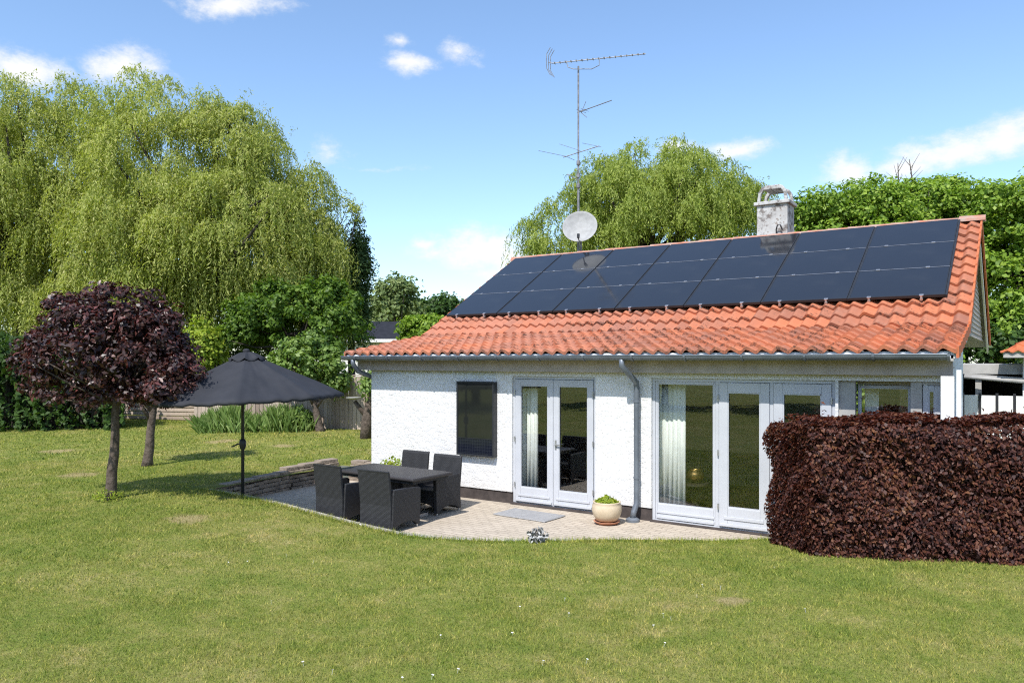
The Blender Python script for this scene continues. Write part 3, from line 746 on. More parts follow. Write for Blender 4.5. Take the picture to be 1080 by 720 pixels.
# ------------------------------------------------------------------ solar panels
BE = R(29.535); PW, PR = 1.0788 * 1.22, .8238 * 1.22
pv0, pz0, ps0 = 15.233, H + 2.44, -8.338 * 1.22
PWd, PRd = PW - .032, PR - .016
def panel_parts(root, bottom):
    # local frame: x along eave, y up the slope, z off the roof
    g = MB(); g.box(.012, PWd - .012, .012, PRd - .012, -.01, -.001); 
    g.build('glass', M['solar'], root, world=False)
    f = MB()
    for a in ((0, PWd, 0, .011), (0, PWd, PRd - .011, PRd), (0, .011, .011, PRd - .011), (PWd - .011, PWd, .011, PRd - .011)): f.box(*a, -.035, .001)
    f.build('frame', M['blackframe'], root, world=False)
    k = MB(); k.box(PWd + .002, PW - .002, 0, PRd, -.05, -.012); k.build('gap_strip', M['blackframe'], root, world=False)  # black strip added so the gap between columns looks dark
    r = MB(); r.box(.0, PWd, -.0145, -.0015, -.04, .0005); r.build('mounting_rail', M['lead'] if not bottom else M['blackframe'], root, world=False)
    for x in ((.28, PWd - .30)):
        c = MB(); c.box(x - .028, x + .028, -.03, .016, -.002, .007); c.tube([(x, -.007, .007), (x, -.007, .012)], .008, 8); c.build('clamp', M['lead'], root, world=False)
        if bottom:
            h = MB(); h.box(x - .016, x + .016, -.035, .02, -.075, -.036); h.tube([(x, -.055, -.05), (x, .02, -.05)], .022, 8); h.box(x - .014, x + .014, -.04, -.012, -.04, .006); h.build('roof_hook', M['lead'], root, world=False)
protos = {}
ORD = ['leftmost', 'second from the left', 'third from the left', 'middle', 'third from the right', 'second from the right', 'rightmost']
ROW = ['top', 'middle', 'bottom']
for r in range(3):
    for c in range(7):
        lab = f'black solar panel in the {ROW[r]} row on the tiled roof, {ORD[c]}'
        if r == 0 and c == 1: lab = 'black solar panel in the top row below the satellite dish, second from the left'
        if r == 0 and c == 4: lab = 'black solar panel in the top row right below the chimney, third from the right'
        key = r == 2
        if key not in protos:
            o = thing('solar_module', (0, 0, 0), lab, 'solar panel', 'solar panels on the roof'); panel_parts(o, key); protos[key] = o
        else:
            o = copy_tree(protos[key]); tag(o, lab, 'solar panel', 'solar panels on the roof')
        dist = PR * (r + 1)
        o.location = (ps0 + PW * c + .015, pv0 - dist * math.cos(BE), pz0 - dist * math.sin(BE)); o.rotation_euler = (BE, 0, 0)

# ------------------------------------------------------------------ antenna and dish
AVv = 15.72
ax, az_top = onv(610, 71, AVv)
def AP(px, py, dv=0.): s, z = onv(px, py, AVv + dv); return Vector((s, AVv + dv, z))
ant = thing('roof_antenna', (ax, AVv, 4.6), 'tall steel mast with several television aerials on the roof ridge', 'antenna')
m = MB(); m.tube([(ax, AVv, 4.3), AP(610, 200)], .028, 10); m.tube([AP(610, 200), AP(610, 70)], .021, 10)
for y in (185, 196, 172): m.lathe([(.021, -.05), (.045, -.05), (.045, .05), (.021, .05)], AP(610, y), 10)
m.build('mast', M['mast'], ant)
def yagi(name, a, b, elems, L, r=.008, refl=None):
    m = MB(); m.tube([a, b], .011, 8); d = (b - a).normalized(); 
    side = d.cross(Vector((0, 0, 1))).normalized()
    for i, t in enumerate(elems):
        p = a.lerp(b, t); l = L * (1 - .35 * i / max(1, len(elems))); m.tube([p - side * l, p + side * l], r * .55, 6)
        m.box(p.x - .014, p.x + .014, p.y - .014, p.y + .014, p.z - .012, p.z + .022)
    return m.build(name, M['mast'], ant)
a, b = AP(583, 67, -.35), AP(681, 57, .35)
yagi('boom_aerial', a, b, [.02 + .96 * i / 16 for i in range(17)], .09)
m = MB(); pts = [AP(583 + (-4.5 if abs(t) < .5 else -4.5 + 8 * (abs(t) - .5)), 66 + 14.5 * t, -.35) for t in np.linspace(-1, 1, 9)]
for o_ in (-.09, 0, .09): m.tube([p + Vector((0, o_, 0)) for p in pts], .008, 6)
m.tube([a, AP(578.5, 66, -.35)], .01, 6); m.build('reflector', M['mast'], ant)
m = MB(); m.tube([AP(597, 64), AP(599, 71), AP(605, 73), AP(610, 73), AP(624, 73), AP(632, 69), AP(632, 62)], .009, 8); m.build('support_arm', M['mast'], ant)
yagi('short_aerial', AP(609, 119), AP(645, 106, -.2), [.12, .22], .17)
m = MB(); m.tube([AP(613, 119), AP(618, 107)], .007, 6); m.tube([AP(613, 119), AP(619, 124)], .007, 6); m.build('folded_dipole', M['mast'], ant)
m = MB(); m.tube([AP(594, 166, -.1), AP(632, 154, .1)], .011, 8); m.tube([AP(568, 159, -.5), AP(597, 165, -.1)], .005, 6); m.tube([AP(590, 152, .3), AP(612, 159)], .005, 6); m.tube([AP(614, 151, .4), AP(634, 155, .1)], .005, 6); m.tube([AP(597, 165, -.1), AP(606, 169, .2)], .005, 6); m.tube([AP(598, 184), AP(611, 190)], .011, 6); m.build('crossed_aerial', M['mast'], ant)
ds, dz = onv(612, 241, 15.50)
dish = thing('satellite_dish', (ds, 15.50, dz - .4), 'round light grey satellite dish on the roof ridge below the aerials', 'satellite dish')
nd = Vector((.40, -1., .42)).normalized(); qm = nd.to_track_quat('Z', 'Y').to_matrix()
rd = .395
prof_d = [(rd * t, .10 * t * t) for t in np.linspace(0.001, 1, 10)] + [(rd * 1.02, .10), (rd * 1.02, .088), (rd * .98, .085)] + [(rd * t, .10 * t * t - .012) for t in np.linspace(.95, .001, 8)]
cd = Vector((ds, 15.50, dz))
m = MB(); m.lathe(prof_d, cd, 40, qm); m.build('reflector', M['dish'], dish, smooth=True)
m = MB(); lo = qm @ Vector((0, -1, 0))
if lo.z > 0: lo = -lo
p1 = cd + lo * rd * .95 + nd * .09; p2 = cd + lo * rd * .98 + nd * .26
m.tube([p1, p2], .013, 8); m.build('feed_arm', M['rubber'], dish)
m = MB(); m.tube([p2 - nd * .02 - lo * .0, p2 - lo * .09], [.03, .034], 10); m.build('receiver', M['rubber'], dish)
m = MB(); m.tube([cd - nd * .01, Vector((ds - .02, AVv - .03, dz - .05))], .03, 8); m.tube([Vector((ds, 15.52, dz - .1)), Vector((ds, 15.55, 4.62))], .024, 8); m.build('bracket', M['mast'], dish)

# ------------------------------------------------------------------ collector on the wall
c0, c1 = fs(485.5), fs(524.5); zb_ = onv(505, 480, FV)[1]; zt_ = onv(505, 402, FV)[1]
col_ = thing('solar_air_collector', ((c0 + c1) / 2, FV, zb_), 'black framed solar air collector with small cell strip on white wall', 'solar collector')
yf = FV - .11
m = MB(); k = .028
m.box(c0, c0 + k, yf, FV + .01, zb_, zt_); m.box(c1 - k, c1, yf, FV + .01, zb_, zt_); m.box(c0 + k, c1 - k, yf, FV + .01, zb_, zb_ + k); m.box(c0 + k, c1 - k, yf, FV + .01, zt_ - k, zt_)
m.build('frame', M['blackframe'], col_, bevel=.003)
zs_ = zb_ + (zt_ - zb_) * .24
mg, t_, o_ = nt('collector_glass'); b_ = NB(t_); b_.link(b_.bsdf(b_.ramp(b_.noise(1.5, 4), [(.3, (.012, .014, .013)), (.7, (.02, .022, .02))]), .04, .6), o_.inputs[0])
m = MB(); m.box(c0 + k, c1 - k, yf + .012, yf + .03, zs_, zt_ - k); m.build('glass', mg, col_)
mc, t_, o_ = nt('cell_grid'); b_ = NB(t_); br = b_.n('TexBrick'); br.offset = 0
for kk, v in (('Scale', 1), ('Mortar Size', .003), ('Brick Width', .05), ('Row Height', .05)): br.inputs[kk].default_value = v
br.inputs['Color1'].default_value = (.008, .010, .018, 1); br.inputs['Color2'].default_value = (.010, .012, .021, 1); br.inputs['Mortar'].default_value = (.022, .026, .034, 1)
cxn = b_.n('CombineXYZ'); sxn = b_.n('SeparateXYZ'); b_.link(b_.coord(), sxn.inputs[0]); b_.link(sxn.outputs[0], cxn.inputs[0]); b_.link(sxn.outputs[2], cxn.inputs[1]); b_.link(cxn.outputs[0], br.inputs['Vector'])
b_.link(b_.bsdf(br.outputs['Color'], .12, .5), o_.inputs[0])
m = MB(); m.box(c0 + k, c1 - k, yf + .010, yf + .03, zb_ + k, zs_ - .008); m.build('cell_strip', mc, col_)
m = MB(); m.box(c0 + k, c1 - k, yf + .006, yf + .03, zs_ - .008, zs_); m.build('divider', M['blackframe'], col_)

# ------------------------------------------------------------------ things indoors
def curtain(x0, x1, y, label, z0=.05, z1=2.02, amp=.035, per=.11):
    n = int((x1 - x0) / .012); m = MB(); vs = []
    for i in range(n + 1):
        x = x0 + (x1 - x0) * i / n; dy = amp * math.sin(2 * math.pi * x / per) + .012 * math.sin(x * 23)
        vs += [(x, y + dy, z0), (x, y + dy * .8, z1)]
    m.add(vs, [(2 * i, 2 * i + 2, 2 * i + 3, 2 * i + 1) for i in range(n)])
    o = m.build('curtain', M['curtain'], smooth=True); md = o.modifiers.new('t', 'SOLIDIFY'); md.thickness = .004
    tag(o, label, 'curtain', 'white curtains behind the glass')
cs = lambda px, v: onv(px, 400, v)[0]
curtain(cs(549, FV + .26), cs(567, FV + .26), FV + .26, 'white pleated curtain behind left leaf of double door beside the collector', per=.08, amp=.016)
curtain(fs(906), fs(921), FV + .42, 'narrow white curtain in the corner window above the copper hedge', z0=.8, per=.08, amp=.012)
curtain(cs(693.5, FV + .26), cs(723, FV + .26), FV + .26, 'long white curtain behind the tall fixed window beside the downpipe', per=.075, amp=.014)
bx, bz = onv(733, 500, 10.72)
st = thing('side_table', (bx, 10.72, .012), 'small dark side table with crossed legs behind the tall window', 'side table')
m = MB(); m.lathe([(0, .50), (.2, .50), (.2, .53), (0, .53)], (bx, 10.72, 0), 20); m.build('tabletop', M['darkwood'], st)
for sx in (-1, 1):
    m = MB(); m.bar((bx - .16 * sx, 10.72 - .05 * sx, .012), (bx + .16 * sx, 10.72 + .05 * sx, .50), .028); m.build('leg', M['darkwood'], st)
m = MB(); m.lathe([(r * .78, .532 + (z - .532) * .66) for r, z in [(.0, .532), (.06, .532), (.13, .57), (.175, .65), (.165, .75), (.125, .80), (.14, .82), (.125, .815), (.11, .79), (.15, .7), (.1, .6), (0, .56)]], (bx, 10.72, 0), 28)
tag(m.build('brass_bowl', M['brass'], smooth=True), 'round brass bowl on the dark side table behind the window', 'bowl')

# ------------------------------------------------------------------ patio furniture
def chair_proto():
    t = thing('garden_chair', (0, 0, 0), 'x', 'chair', 'wicker armchairs around the patio table')
    w = .275
    prof = [(-.285, .035), (-.275, .36), (-.33, .80), (-.345, .83), (-.385, .83), (-.375, .80), (-.325, .36), (-.33, .035)]
    m = MB(); m.prism(prof, 'x', -w + .0, w - .0); m.build('backrest', M['rattan'], t, bevel=.012, world=False)
    for sx in (-1, 1):
        m = MB(); x0, x1 = (w - .045, w + .02) if sx > 0 else (-w - .02, -w + .045)
        pl = [(.27, .035), (.285, .30), (.29, .535), (.25, .552), (-.27, .575), (-.285, .50), (-.30, .2), (-.32, .035), (-.26, .035), (-.18, .085), (-.05, .115), (.08, .11), (.17, .075), (.21, .035)]
        m.prism(pl, 'x', x0, x1); m.build('armrest', M['rattan'], t, bevel=.01, world=False)
    m = MB(); m.box(-w + .046, w - .046, -.27, .27, .31, .37); m.build('seat', M['rattan'], t, bevel=.015, world=False)
    m = MB(); m.prism([(-w + .046, .31), (w - .046, .31), (w - .046, .10), (w - .09, .14), (0, .17), (-w + .09, .14), (-w + .046, .10)], 'y', .225, .262); m.build('apron', M['rattan'], t, world=False)
    for sx in (-1, 1):
        for y in (.24, -.29):
            m = MB(); m.tube([(sx * (w - .01), y, 0), (sx * (w - .01), y, .06)], .016, 8); m.build('foot', M['lead'], t, world=False)
    return t
CH = chair_proto()
for i, (x, y, rz, lab) in enumerate((
    (-8.20, 7.86, R(-1), 'black wicker armchair with its back to the lawn, nearer the parasol pole'),
    (-7.30, 7.84, R(2), 'black wicker armchair with its back to the lawn, at the near right table corner'),
    (-8.28, 9.14, R(181), 'black wicker armchair beside the yellow green shrub, back to the white wall'),
    (-7.53, 9.03, R(180), 'black wicker armchair below the wall collector, back to the white wall'))):
    o = CH if i == 0 else copy_tree(CH)
    o.location = (x, y, .002); o.rotation_euler = (0, 0, rz); o['label'] = lab
tb = thing('garden_table', (-7.83, 8.43, .002), 'dark rectangular wicker garden table among four armchairs on the patio', 'table', rz=R(-2))
TZ = .67
m = MB(); m.box(-.83, .83, -.43, .43, TZ - .045, TZ); m.build('tabletop', M['rattantop'], tb, bevel=.018, world=False, segs=3)
m = MB(); m.box(-.78, .78, -.38, .38, TZ - .085, TZ - .046); m.build('apron', M['rattan'], tb, world=False)
m = MB(); m.prism([(-.36, TZ - .086), (.36, TZ - .086), (.46, .05), (.40, .05), (.28, .13), (-.28, .13), (-.40, .05), (-.46, .05)], 'y', -.16, .16); m.build('pedestal', M['rattan'], tb, bevel=.01, world=False)
for sx in (-1, 1):
    m = MB(); m.bar((sx * .43, -.3, .03), (sx * .43, .3, .03), .05, .05); m.tube([(sx * .43, -.28, -.0), (sx * .43, -.28, .03)], .02, 8); m.tube([(sx * .43, .28, 0), (sx * .43, .28, .03)], .02, 8); m.build('foot', M['lead'], tb, world=False)

# parasol
ub_ = ground(256, 523.5, .245); ub_.z = Zl(ub_.x, ub_.y)
par = thing('parasol', ub_, 'large charcoal garden parasol open beside the patio retaining wall', 'parasol')
ZU = math.hypot(1, 0) * (ub_.x * -SA + ub_.y * CA)
ptop = zat(372.5, ZU) - ub_.z; prim = zat(419, ZU) - ub_.z
RAD = 1.42
til = R(2.2)
tm = Matrix.Translation((0, 0, ptop)) @ Matrix.Rotation(-til, 4, Vector((-SA, CA, 0))) @ Matrix.Translation((.05, .03, -ptop))
m = MB(); NR = 8; ang0 = R(-90 + 12.3) + AL
vs = []; fs_ = []; NT = 14; NSG = 18
def canopy_pt(a, t, dz=0):
    k = (a / (2 * math.pi / NR)) % 1.0
    sag = math.sin(math.pi * k)
    rad = RAD * t * (math.cos(math.pi / NR) / math.cos((k - .5) * 2 * math.pi / NR))
    z = ptop - (ptop - prim) * (t ** 1.06) - .085 * sag * t * (1 - t * .75) * 1.4 + dz
    if t >= .999: z += .025 * sag
    z += .010 * t * math.sin(a * 27 + 3 * math.sin(t * 4 + a * 3)) * math.sin(math.pi * k) + .006 * t * math.sin(a * 41 + t * 9)
    return Vector((rad * math.cos(a + ang0), rad * math.sin(a + ang0), z))
NA = NR * NSG
for j in range(NT + 1):
    for i in range(NA): vs.append(tm @ canopy_pt(2 * math.pi * i / NA, max(.03, j / NT)))
for j in range(NT):
    for i in range(NA):
        i2 = (i + 1) % NA; fs_.append((j * NA + i, j * NA + i2, (j + 1) * NA + i2, (j + 1) * NA + i))
# short hanging hem
for i in range(NA):
    p = vs[NT * NA + i]; vs.append(Vector((p.x, p.y, p.z - .05)))
for i in range(NA):
    i2 = (i + 1) % NA; fs_.append((NT * NA + i, NT * NA + i2, (NT + 1) * NA + i2, (NT + 1) * NA + i))
m.add(vs, fs_); cano = m.build('canopy', M['canopy'], par, smooth=True, world=False); sd = cano.modifiers.new('s', 'SOLIDIFY'); sd.thickness = .004
m = MB(); vs = []; fs_ = []
for j in range(5):
    for i in range(NA):
        t = .02 + .17 * j / 4; p = canopy_pt(2 * math.pi * i / NA, t, .04); k = (i / NSG) % 1.; p.z -= (.02 + .03 * math.sin(math.pi * k)) * (j / 4) - .02; p.z = min(p.z, ptop + .02 - .03 * (j / 4)) if j < 3 else p.z; vs.append(tm @ p)
for j in range(4):
    for i in range(NA):
        i2 = (i + 1) % NA; fs_.append((j * NA + i, j * NA + i2, (j + 1) * NA + i2, (j + 1) * NA + i))
m.add(vs, fs_); ve = m.build('vent_cap', M['canopy'], cano, smooth=True, world=False); sd = ve.modifiers.new('s', 'SOLIDIFY'); sd.thickness = .004
m = MB(); m.lathe([(.0, .03), (.03, .026), (.04, .012), (.05, -.0), (.05, -.03)], tm @ Vector((0, 0, ptop + .04)), 12); m.build('finial', M['canopy'], par, world=False)
m = MB(); m.tube([(0, 0, -.15), (.0, .0, ptop * .62), (.02, .01, ptop - .02)], .024, 12); m.build('pole', M['rubber'], par, world=False, smooth=True)
for i in range(NR):
    a = 2 * math.pi * i / NR + 1e-4; m = MB(); q = [tm @ (canopy_pt(a, t) - Vector((0, 0, .02))) for t in (.03, .35, .7, .985)]
    for u, v in zip(q[:-1], q[1:]): m.bar(u, v, .014, .02)
    hub = tm @ Vector((0, 0, prim - .03)); m.bar(hub, q[2].lerp(q[1], .55), .012, .016); m.build('rib', M['rubber'], par, world=False)
zc = zat(468, ZU) - ub_.z
m = MB(); m.lathe([(.024, -.09), (.038, -.07), (.05, -.02), (.05, .04), (.036, .07), (.024, .08)], (0, 0, zc), 14); m.build('crank_housing', M['rubber'], par, world=False, smooth=True)
m = MB(); d_ = Vector((-CA, -SA, 0)); c_ = Vector((0, 0, zc)); m.tube([c_ + d_ * .03, c_ + d_ * .08 + Vector((0, 0, .0)), c_ + d_ * .14 - Vector((0, 0, .035)), c_ + d_ * .17 - Vector((0, 0, .04))], .011, 8); m.build('crank_handle', M['rubber'], par, world=False)

# doormat
q = [ground(*p, .004) for p in ((527.5, 543.3), (545, 537.5), (587.5, 543.3), (573.3, 549.7))]
cM = sum(q, Vector()) / 4; e1 = ((q[3] - q[0]) + (q[2] - q[1])) / 2; e2 = ((q[1] - q[0]) + (q[2] - q[3])) / 2
m = MB(); m.box(-.47, .47, -.27, .27, 0, .018); o = m.build('doormat', M['mat'], bevel=.006); o.location = cM; o.rotation_euler = (0, 0, R(-3)); 
tag(o, 'thin grey rectangular doormat on the paving before the double door', 'doormat')

# flower pot
pb = ground(640, 552, .0)
pt = thing('flower_pot', pb, 'round cream flower pot with green plant beside the double door', 'flower pot')
m = MB(); m.lathe([(.0, .045), (.12, .045), (.15, .06), (.195, .13), (.212, .2), (.205, .265), (.19, .30), (.20, .315), (.185, .318), (.17, .3), (.17, .27), (0, .27)], (0, 0, 0), 36); m.build('pot', M['pot'], pt, smooth=True, world=False)
m = MB(); m.lathe([(.0, .012), (.15, .012), (.185, .04), (.19, .046), (.18, .047), (.15, .03), (.0, .03)], (0, 0, 0), 32); m.build('saucer', M['terracotta'], pt, smooth=True, world=False)
m = MB(); m.lathe([(.168, .272), (.168, .285), (.08, .292), (0, .295)], (0, 0, 0), 24); m.build('soil', M['soil'], pt, world=False)
n = 420; a = RNG.uniform(0, 2 * np.pi, n); r = np.sqrt(RNG.uniform(0, 1, n)) * .16
C = np.stack([np.cos(a) * r, np.sin(a) * r, .30 + RNG.uniform(0, .11, n) * (1.1 - r / .17)], 1)
N = np.stack([np.cos(a) * .5, np.sin(a) * .5, np.full(n, .8)], 1) + RNG.normal(size=(n, 3)) * .4
T = np.stack([np.cos(a), np.sin(a), np.full(n, .9)], 1) + RNG.normal(size=(n, 3)) * .4
quads_mesh('plant', leaves(C, N, .075, .024, T), M['yellowg'], pt, off=(0, 0, 0))
for k in range(3):
    an = 2.1 * k + .4; m = MB(); m.box(-.03, .03, -.02, .02, 0, .011); o = m.build('pot_foot', M['terracotta'], pt, world=False); o.location = (.12 * math.cos(an), .12 * math.sin(an), 0)

def small_plant(name, base, label, cat, mat, n, rad, h, L, W, stems=8, spread=.5):
    t = thing(name, base, label, cat)
    a = RNG.uniform(0, 2 * np.pi, n); u = RNG.uniform(size=n); r = rad * np.sqrt(RNG.uniform(0, 1, n))
    C = np.stack([np.cos(a) * r, np.sin(a) * r, h * (.1 + .9 * u) * (1 - .35 * (r / rad) ** 2)], 1)
    N = np.stack([np.cos(a) * spread, np.sin(a) * spread, np.full(n, .7)], 1) + RNG.normal(size=(n, 3)) * .5
    quads_mesh('foliage', leaves(C, N, L, W), mat, t, off=(0, 0, 0))
    m = MB()
    for i in range(stems):
        an = random.uniform(0, 6.28); rr = rad * random.uniform(.2, .8); m.tube([(0, 0, -.02), (math.cos(an) * rr * .5, math.sin(an) * rr * .5, h * .5), (math.cos(an) * rr, math.sin(an) * rr, h * .9)], [.006, .005, .002], 5)
    m.build('stems', M['bark'], t, world=False)
    return t
p = onv(413, 490, 9.95); small_plant('low_shrub', (p[0], 9.95, 0.0), 'yellow green shrub at the white wall behind the wicker chairs', 'shrub', M['yellowg'], 700, .30, .62, .075, .04, 14)
p = ground(567, 572.5, .0); small_plant('silver_plant', p, 'small silvery grey plant at the patio edge before the doormat', 'plant', M['silver'], 160, .13, .2, .07, .03, 9)
tb1 = ground(117, 526, .25)
p = ground(113, 529, .25); p.z = Zl(p.x, p.y); small_plant('weed_tuft', p, 'yellowish weed tuft at the foot of the plum tree trunk', 'weed', M['yellowg'], 170, .2, .17, .05, .018, 5)

# ------------------------------------------------------------------ retaining wall
rw = MB()
def rwall(a, b, top_a, top_b, courses):
    a, b = Vector(a), Vector(b); d = (b - a); L = d.length; d.normalize(); nrm = Vector((-d.y, d.x))    # nrm points to the left of travel
    for c in range(courses):
        x = -random.uniform(0, .2)
        while x < L - .02:
            w = random.uniform(.22, .48); x0, x1 = max(0, x), min(L, x + w - .008); x += w
            if x1 - x0 < .04: continue
            ta = top_a + (top_b - top_a) * ((x0 + x1) / 2 / L); hc = (ta + .1) / courses
            off = (.02 if courses == 6 else .034) * c + random.uniform(-.012, .012)
            z0 = -.1 + c * hc + .003; z1 = -.1 + (c + 1) * hc - .003 + random.uniform(-.003, .003)
            th = .20
            p0 = a + d * x0; p1 = a + d * x1
            P = [p0 + nrm * off, p1 + nrm * off, p1 + nrm * (off + th), p0 + nrm * (off + th)]
            j = [Vector((random.uniform(-.006, .006), random.uniform(-.006, .006))) for _ in range(4)]
            rw.add([(q.x, q.y, z0) for q in P] + [(q.x + e.x, q.y + e.y, z1) for q, e in zip(P, j)], [(3, 2, 1, 0), (4, 5, 6, 7), (0, 1, 5, 4), (1, 2, 6, 5), (2, 3, 7, 6), (3, 0, 4, 7)])
rwall((-10.72, 7.38), (-10.90, 9.15), .25, .33, 6); rwall((-10.90, 9.17), (-10.86, 10.40), .36, .42, 7); 
rwall((-10.84, 10.42), (-10.02, 10.52), .38, .34, 6)
tag(rw.build('retaining_wall', M['stone'], bevel=.008), 'low dry stone retaining wall between lawn and sunken patio', 'retaining wall')

# ------------------------------------------------------------------ hedge on the right (copper beech)
def copper_hedge():
    A = np.array([-1.95, 9.02]); Bq = np.array([3.0, 11.33]); d = (Bq - A) / np.linalg.norm(Bq - A); nr = np.array([-d[1], d[0]]); L = np.linalg.norm(Bq - A); TH = .74; HT = 1.50
    t = thing('beech_hedge', (A[0] + d[0] * L / 2, A[1] + d[1] * L / 2 + .3, .1), 'clipped dark copper beech hedge in front of the house corner', 'hedge')
    out_c = []; out_n = []; out_t = []
    def add(P, n, k):
        out_c.append(P); out_n.append(n * .8 + RNG.normal(size=(len(P), 3)) * .55 + np.array([0, 0, .75])); out_t.append(RNG.normal(size=(len(P), 3)) * .6 + np.array([0, 0, -.6]) + n * .4)
    def lump(u, z): return .035 * np.sin(u * 5.3 + 1.1 * np.sin(z * 4)) + .03 * np.sin(z * 6.1 + u * 2.3) + .02 * np.sin(u * 13 + z * 9)
    n3 = lambda v2: np.array([v2[0], v2[1], 0])
    nc = 6800; k = 9; n = nc * k
    cu = RNG.uniform(-.02, L, nc); cz = RNG.uniform(.03, HT, nc); cd0 = RNG.exponential(.05, nc) - .06 + lump(cu, cz) * 1.3
    ro = RNG.uniform(-.075, .075, (nc, k)); od = RNG.uniform(-.055, .06, (nc, k))
    u = (cu[:, None] + ro).ravel(); dep = (cd0[:, None] + od).ravel(); z = np.clip((cz[:, None] + .45 * od - .9 * np.abs(ro) * .4 + RNG.normal(size=(nc, k)) * .012).ravel(), .02, HT)
    rnd = np.clip((z - (HT - .14)) / .14, 0, 1) ** 2 * .05 + np.clip((.1 - u) / .12, 0, 1) ** 2 * .05
    P = np.stack([A[0] + d[0] * u + nr[0] * (dep + rnd), A[1] + d[1] * u + nr[1] * (dep + rnd), z], 1); add(P, n3(-nr), 1)
    n = 13000; w = RNG.uniform(0, TH + .1, n); z = RNG.uniform(.02, HT, n); dep = RNG.exponential(.05, n) - .045 + lump(w + 3, z); rnd = np.clip((z - (HT - .14)) / .14, 0, 1) ** 2 * .05
    P = np.stack([A[0] + d[0] * (dep + rnd - .0 - w * .45) + nr[0] * w, A[1] + d[1] * (dep + rnd - w * .45) + nr[1] * w, z], 1); add(P, n3(-d), 1)
    n = 22000; w = RNG.uniform(0, TH, n); u = RNG.uniform(-.02, L, n) - w * .45 * (RNG.uniform(size=n) < .2); dep = RNG.exponential(.035, n) - .05 + lump(u, w * 2) * .8
    P = np.stack([A[0] + d[0] * u + nr[0] * w, A[1] + d[1] * u + nr[1] * w, HT - dep], 1); add(P, np.array([0, 0, 1.]), 1)
    n = 700; u = RNG.uniform(-.2, L, n); w = RNG.uniform(.05, TH - .05, n)        # stray shoots above the clip
    P = np.stack([A[0] + d[0] * u + nr[0] * w, A[1] + d[1] * u + nr[1] * w, HT + RNG.exponential(.04, n)], 1); add(P, np.array([0, 0, 1.]), 1)
    n = 9000; u = RNG.uniform(0, L, n); z = RNG.uniform(.02, HT, n); P = np.stack([A[0] + d[0] * u + nr[0] * (TH + .02), A[1] + d[1] * u + nr[1] * (TH + .02), z], 1); add(P, n3(nr), 1)
    C = np.concatenate(out_c); C[:, 2] += zl(C[:, 0], C[:, 1]) - .02
    quads_mesh('foliage', leaves(C, np.concatenate(out_n), .047, .029, np.concatenate(out_t), fold=.15, jit=.4), M['copper'], t)
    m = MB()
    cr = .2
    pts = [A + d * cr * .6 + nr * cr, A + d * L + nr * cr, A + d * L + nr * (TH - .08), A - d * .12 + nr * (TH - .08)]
    m.prism([tuple(p) for p in pts], 'z', .12, HT - .10)  # solid dark block added as the hedge's shaded inside
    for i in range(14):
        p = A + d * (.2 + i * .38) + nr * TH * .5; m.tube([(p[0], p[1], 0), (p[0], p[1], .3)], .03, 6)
    m.build('branches', M['shade'], t)  # dark core block plus short stems
copper_hedge()

# ------------------------------------------------------------------ trees
def tree(name, base, label, cat, ells, ncl, cr, per, L, W, mat, r0, top, bark='bark', group=None, nl=16, lim=.55, **kw):
    t = thing(name, base, label, cat, group)
    V, cl = crown(ells, ncl, cr, per, L, W, **kw)
    quads_mesh('crown', V, mat, t)
    m = MB(); limbs(m, (base[0], base[1], base[2] - .1), top, r0, cl, nl, lim=lim); m.build('trunk', M[bark], t, smooth=True)
    return t
def ell(px, py, Z, rx, ry, rd=None):
    s, v = cam(px, Z); k = Z / F; return (s, v, zat(py, Z), rx * k, (rd or rx) * k, ry * k)
def P3(px, py, Z): s, v = cam(px, Z); return Vector((s, v, zat(py, Z)))

# plum tree
Zt = 11.3; b1 = P3(117, 526, Zt); b1.z = Zl(b1.x, b1.y)
tree('plum_tree', b1, 'round headed dark purple tree on the lawn left of the parasol', 'tree',
     [ell(114, 378, Zt, 76, 60), ell(82, 380, Zt, 48, 46), ell(148, 380, Zt - .2, 46, 54), ell(118, 350, Zt, 58, 40), ell(180, 375, Zt, 18, 36), ell(44, 372, Zt, 16, 30), ell(72, 412, Zt, 30, 22), ell(156, 416, Zt, 32, 22), ell(115, 418, Zt, 34, 22), ell(182, 400, Zt - .65, 26, 22), ell(174, 414, Zt - .7, 28, 18), ell(184, 408, Zt - .6, 22, 18), ell(160, 420, Zt - .6, 26, 18), ell(150, 424, Zt - .4, 26, 16), ell(196, 378, Zt - .3, 14, 22), ell(28, 385, Zt, 12, 18), ell(38, 402, Zt, 12, 14), ell(128, 314, Zt, 36, 14), ell(70, 325, Zt, 24, 14), ell(172, 335, Zt, 18, 16)],
     680, .17, 54, .074, .036, M['purple'], .085, P3(123, 405, Zt), 'bark', nl=26, shell=.5, lim=.8)
Z2 = 14.8; b2 = P3(155, 488, Z2); b2.z = Zl(b2.x, b2.y)
tree('small_plum_tree', b2, 'smaller purple tree on slanting trunk behind the round headed tree', 'tree',
     [ell(160, 375, Z2, 34, 42), ell(140, 390, Z2, 26, 26)], 170, .2, 22, .1, .055, M['purple'], .10, P3(164, 405, Z2), 'bark', nl=12)

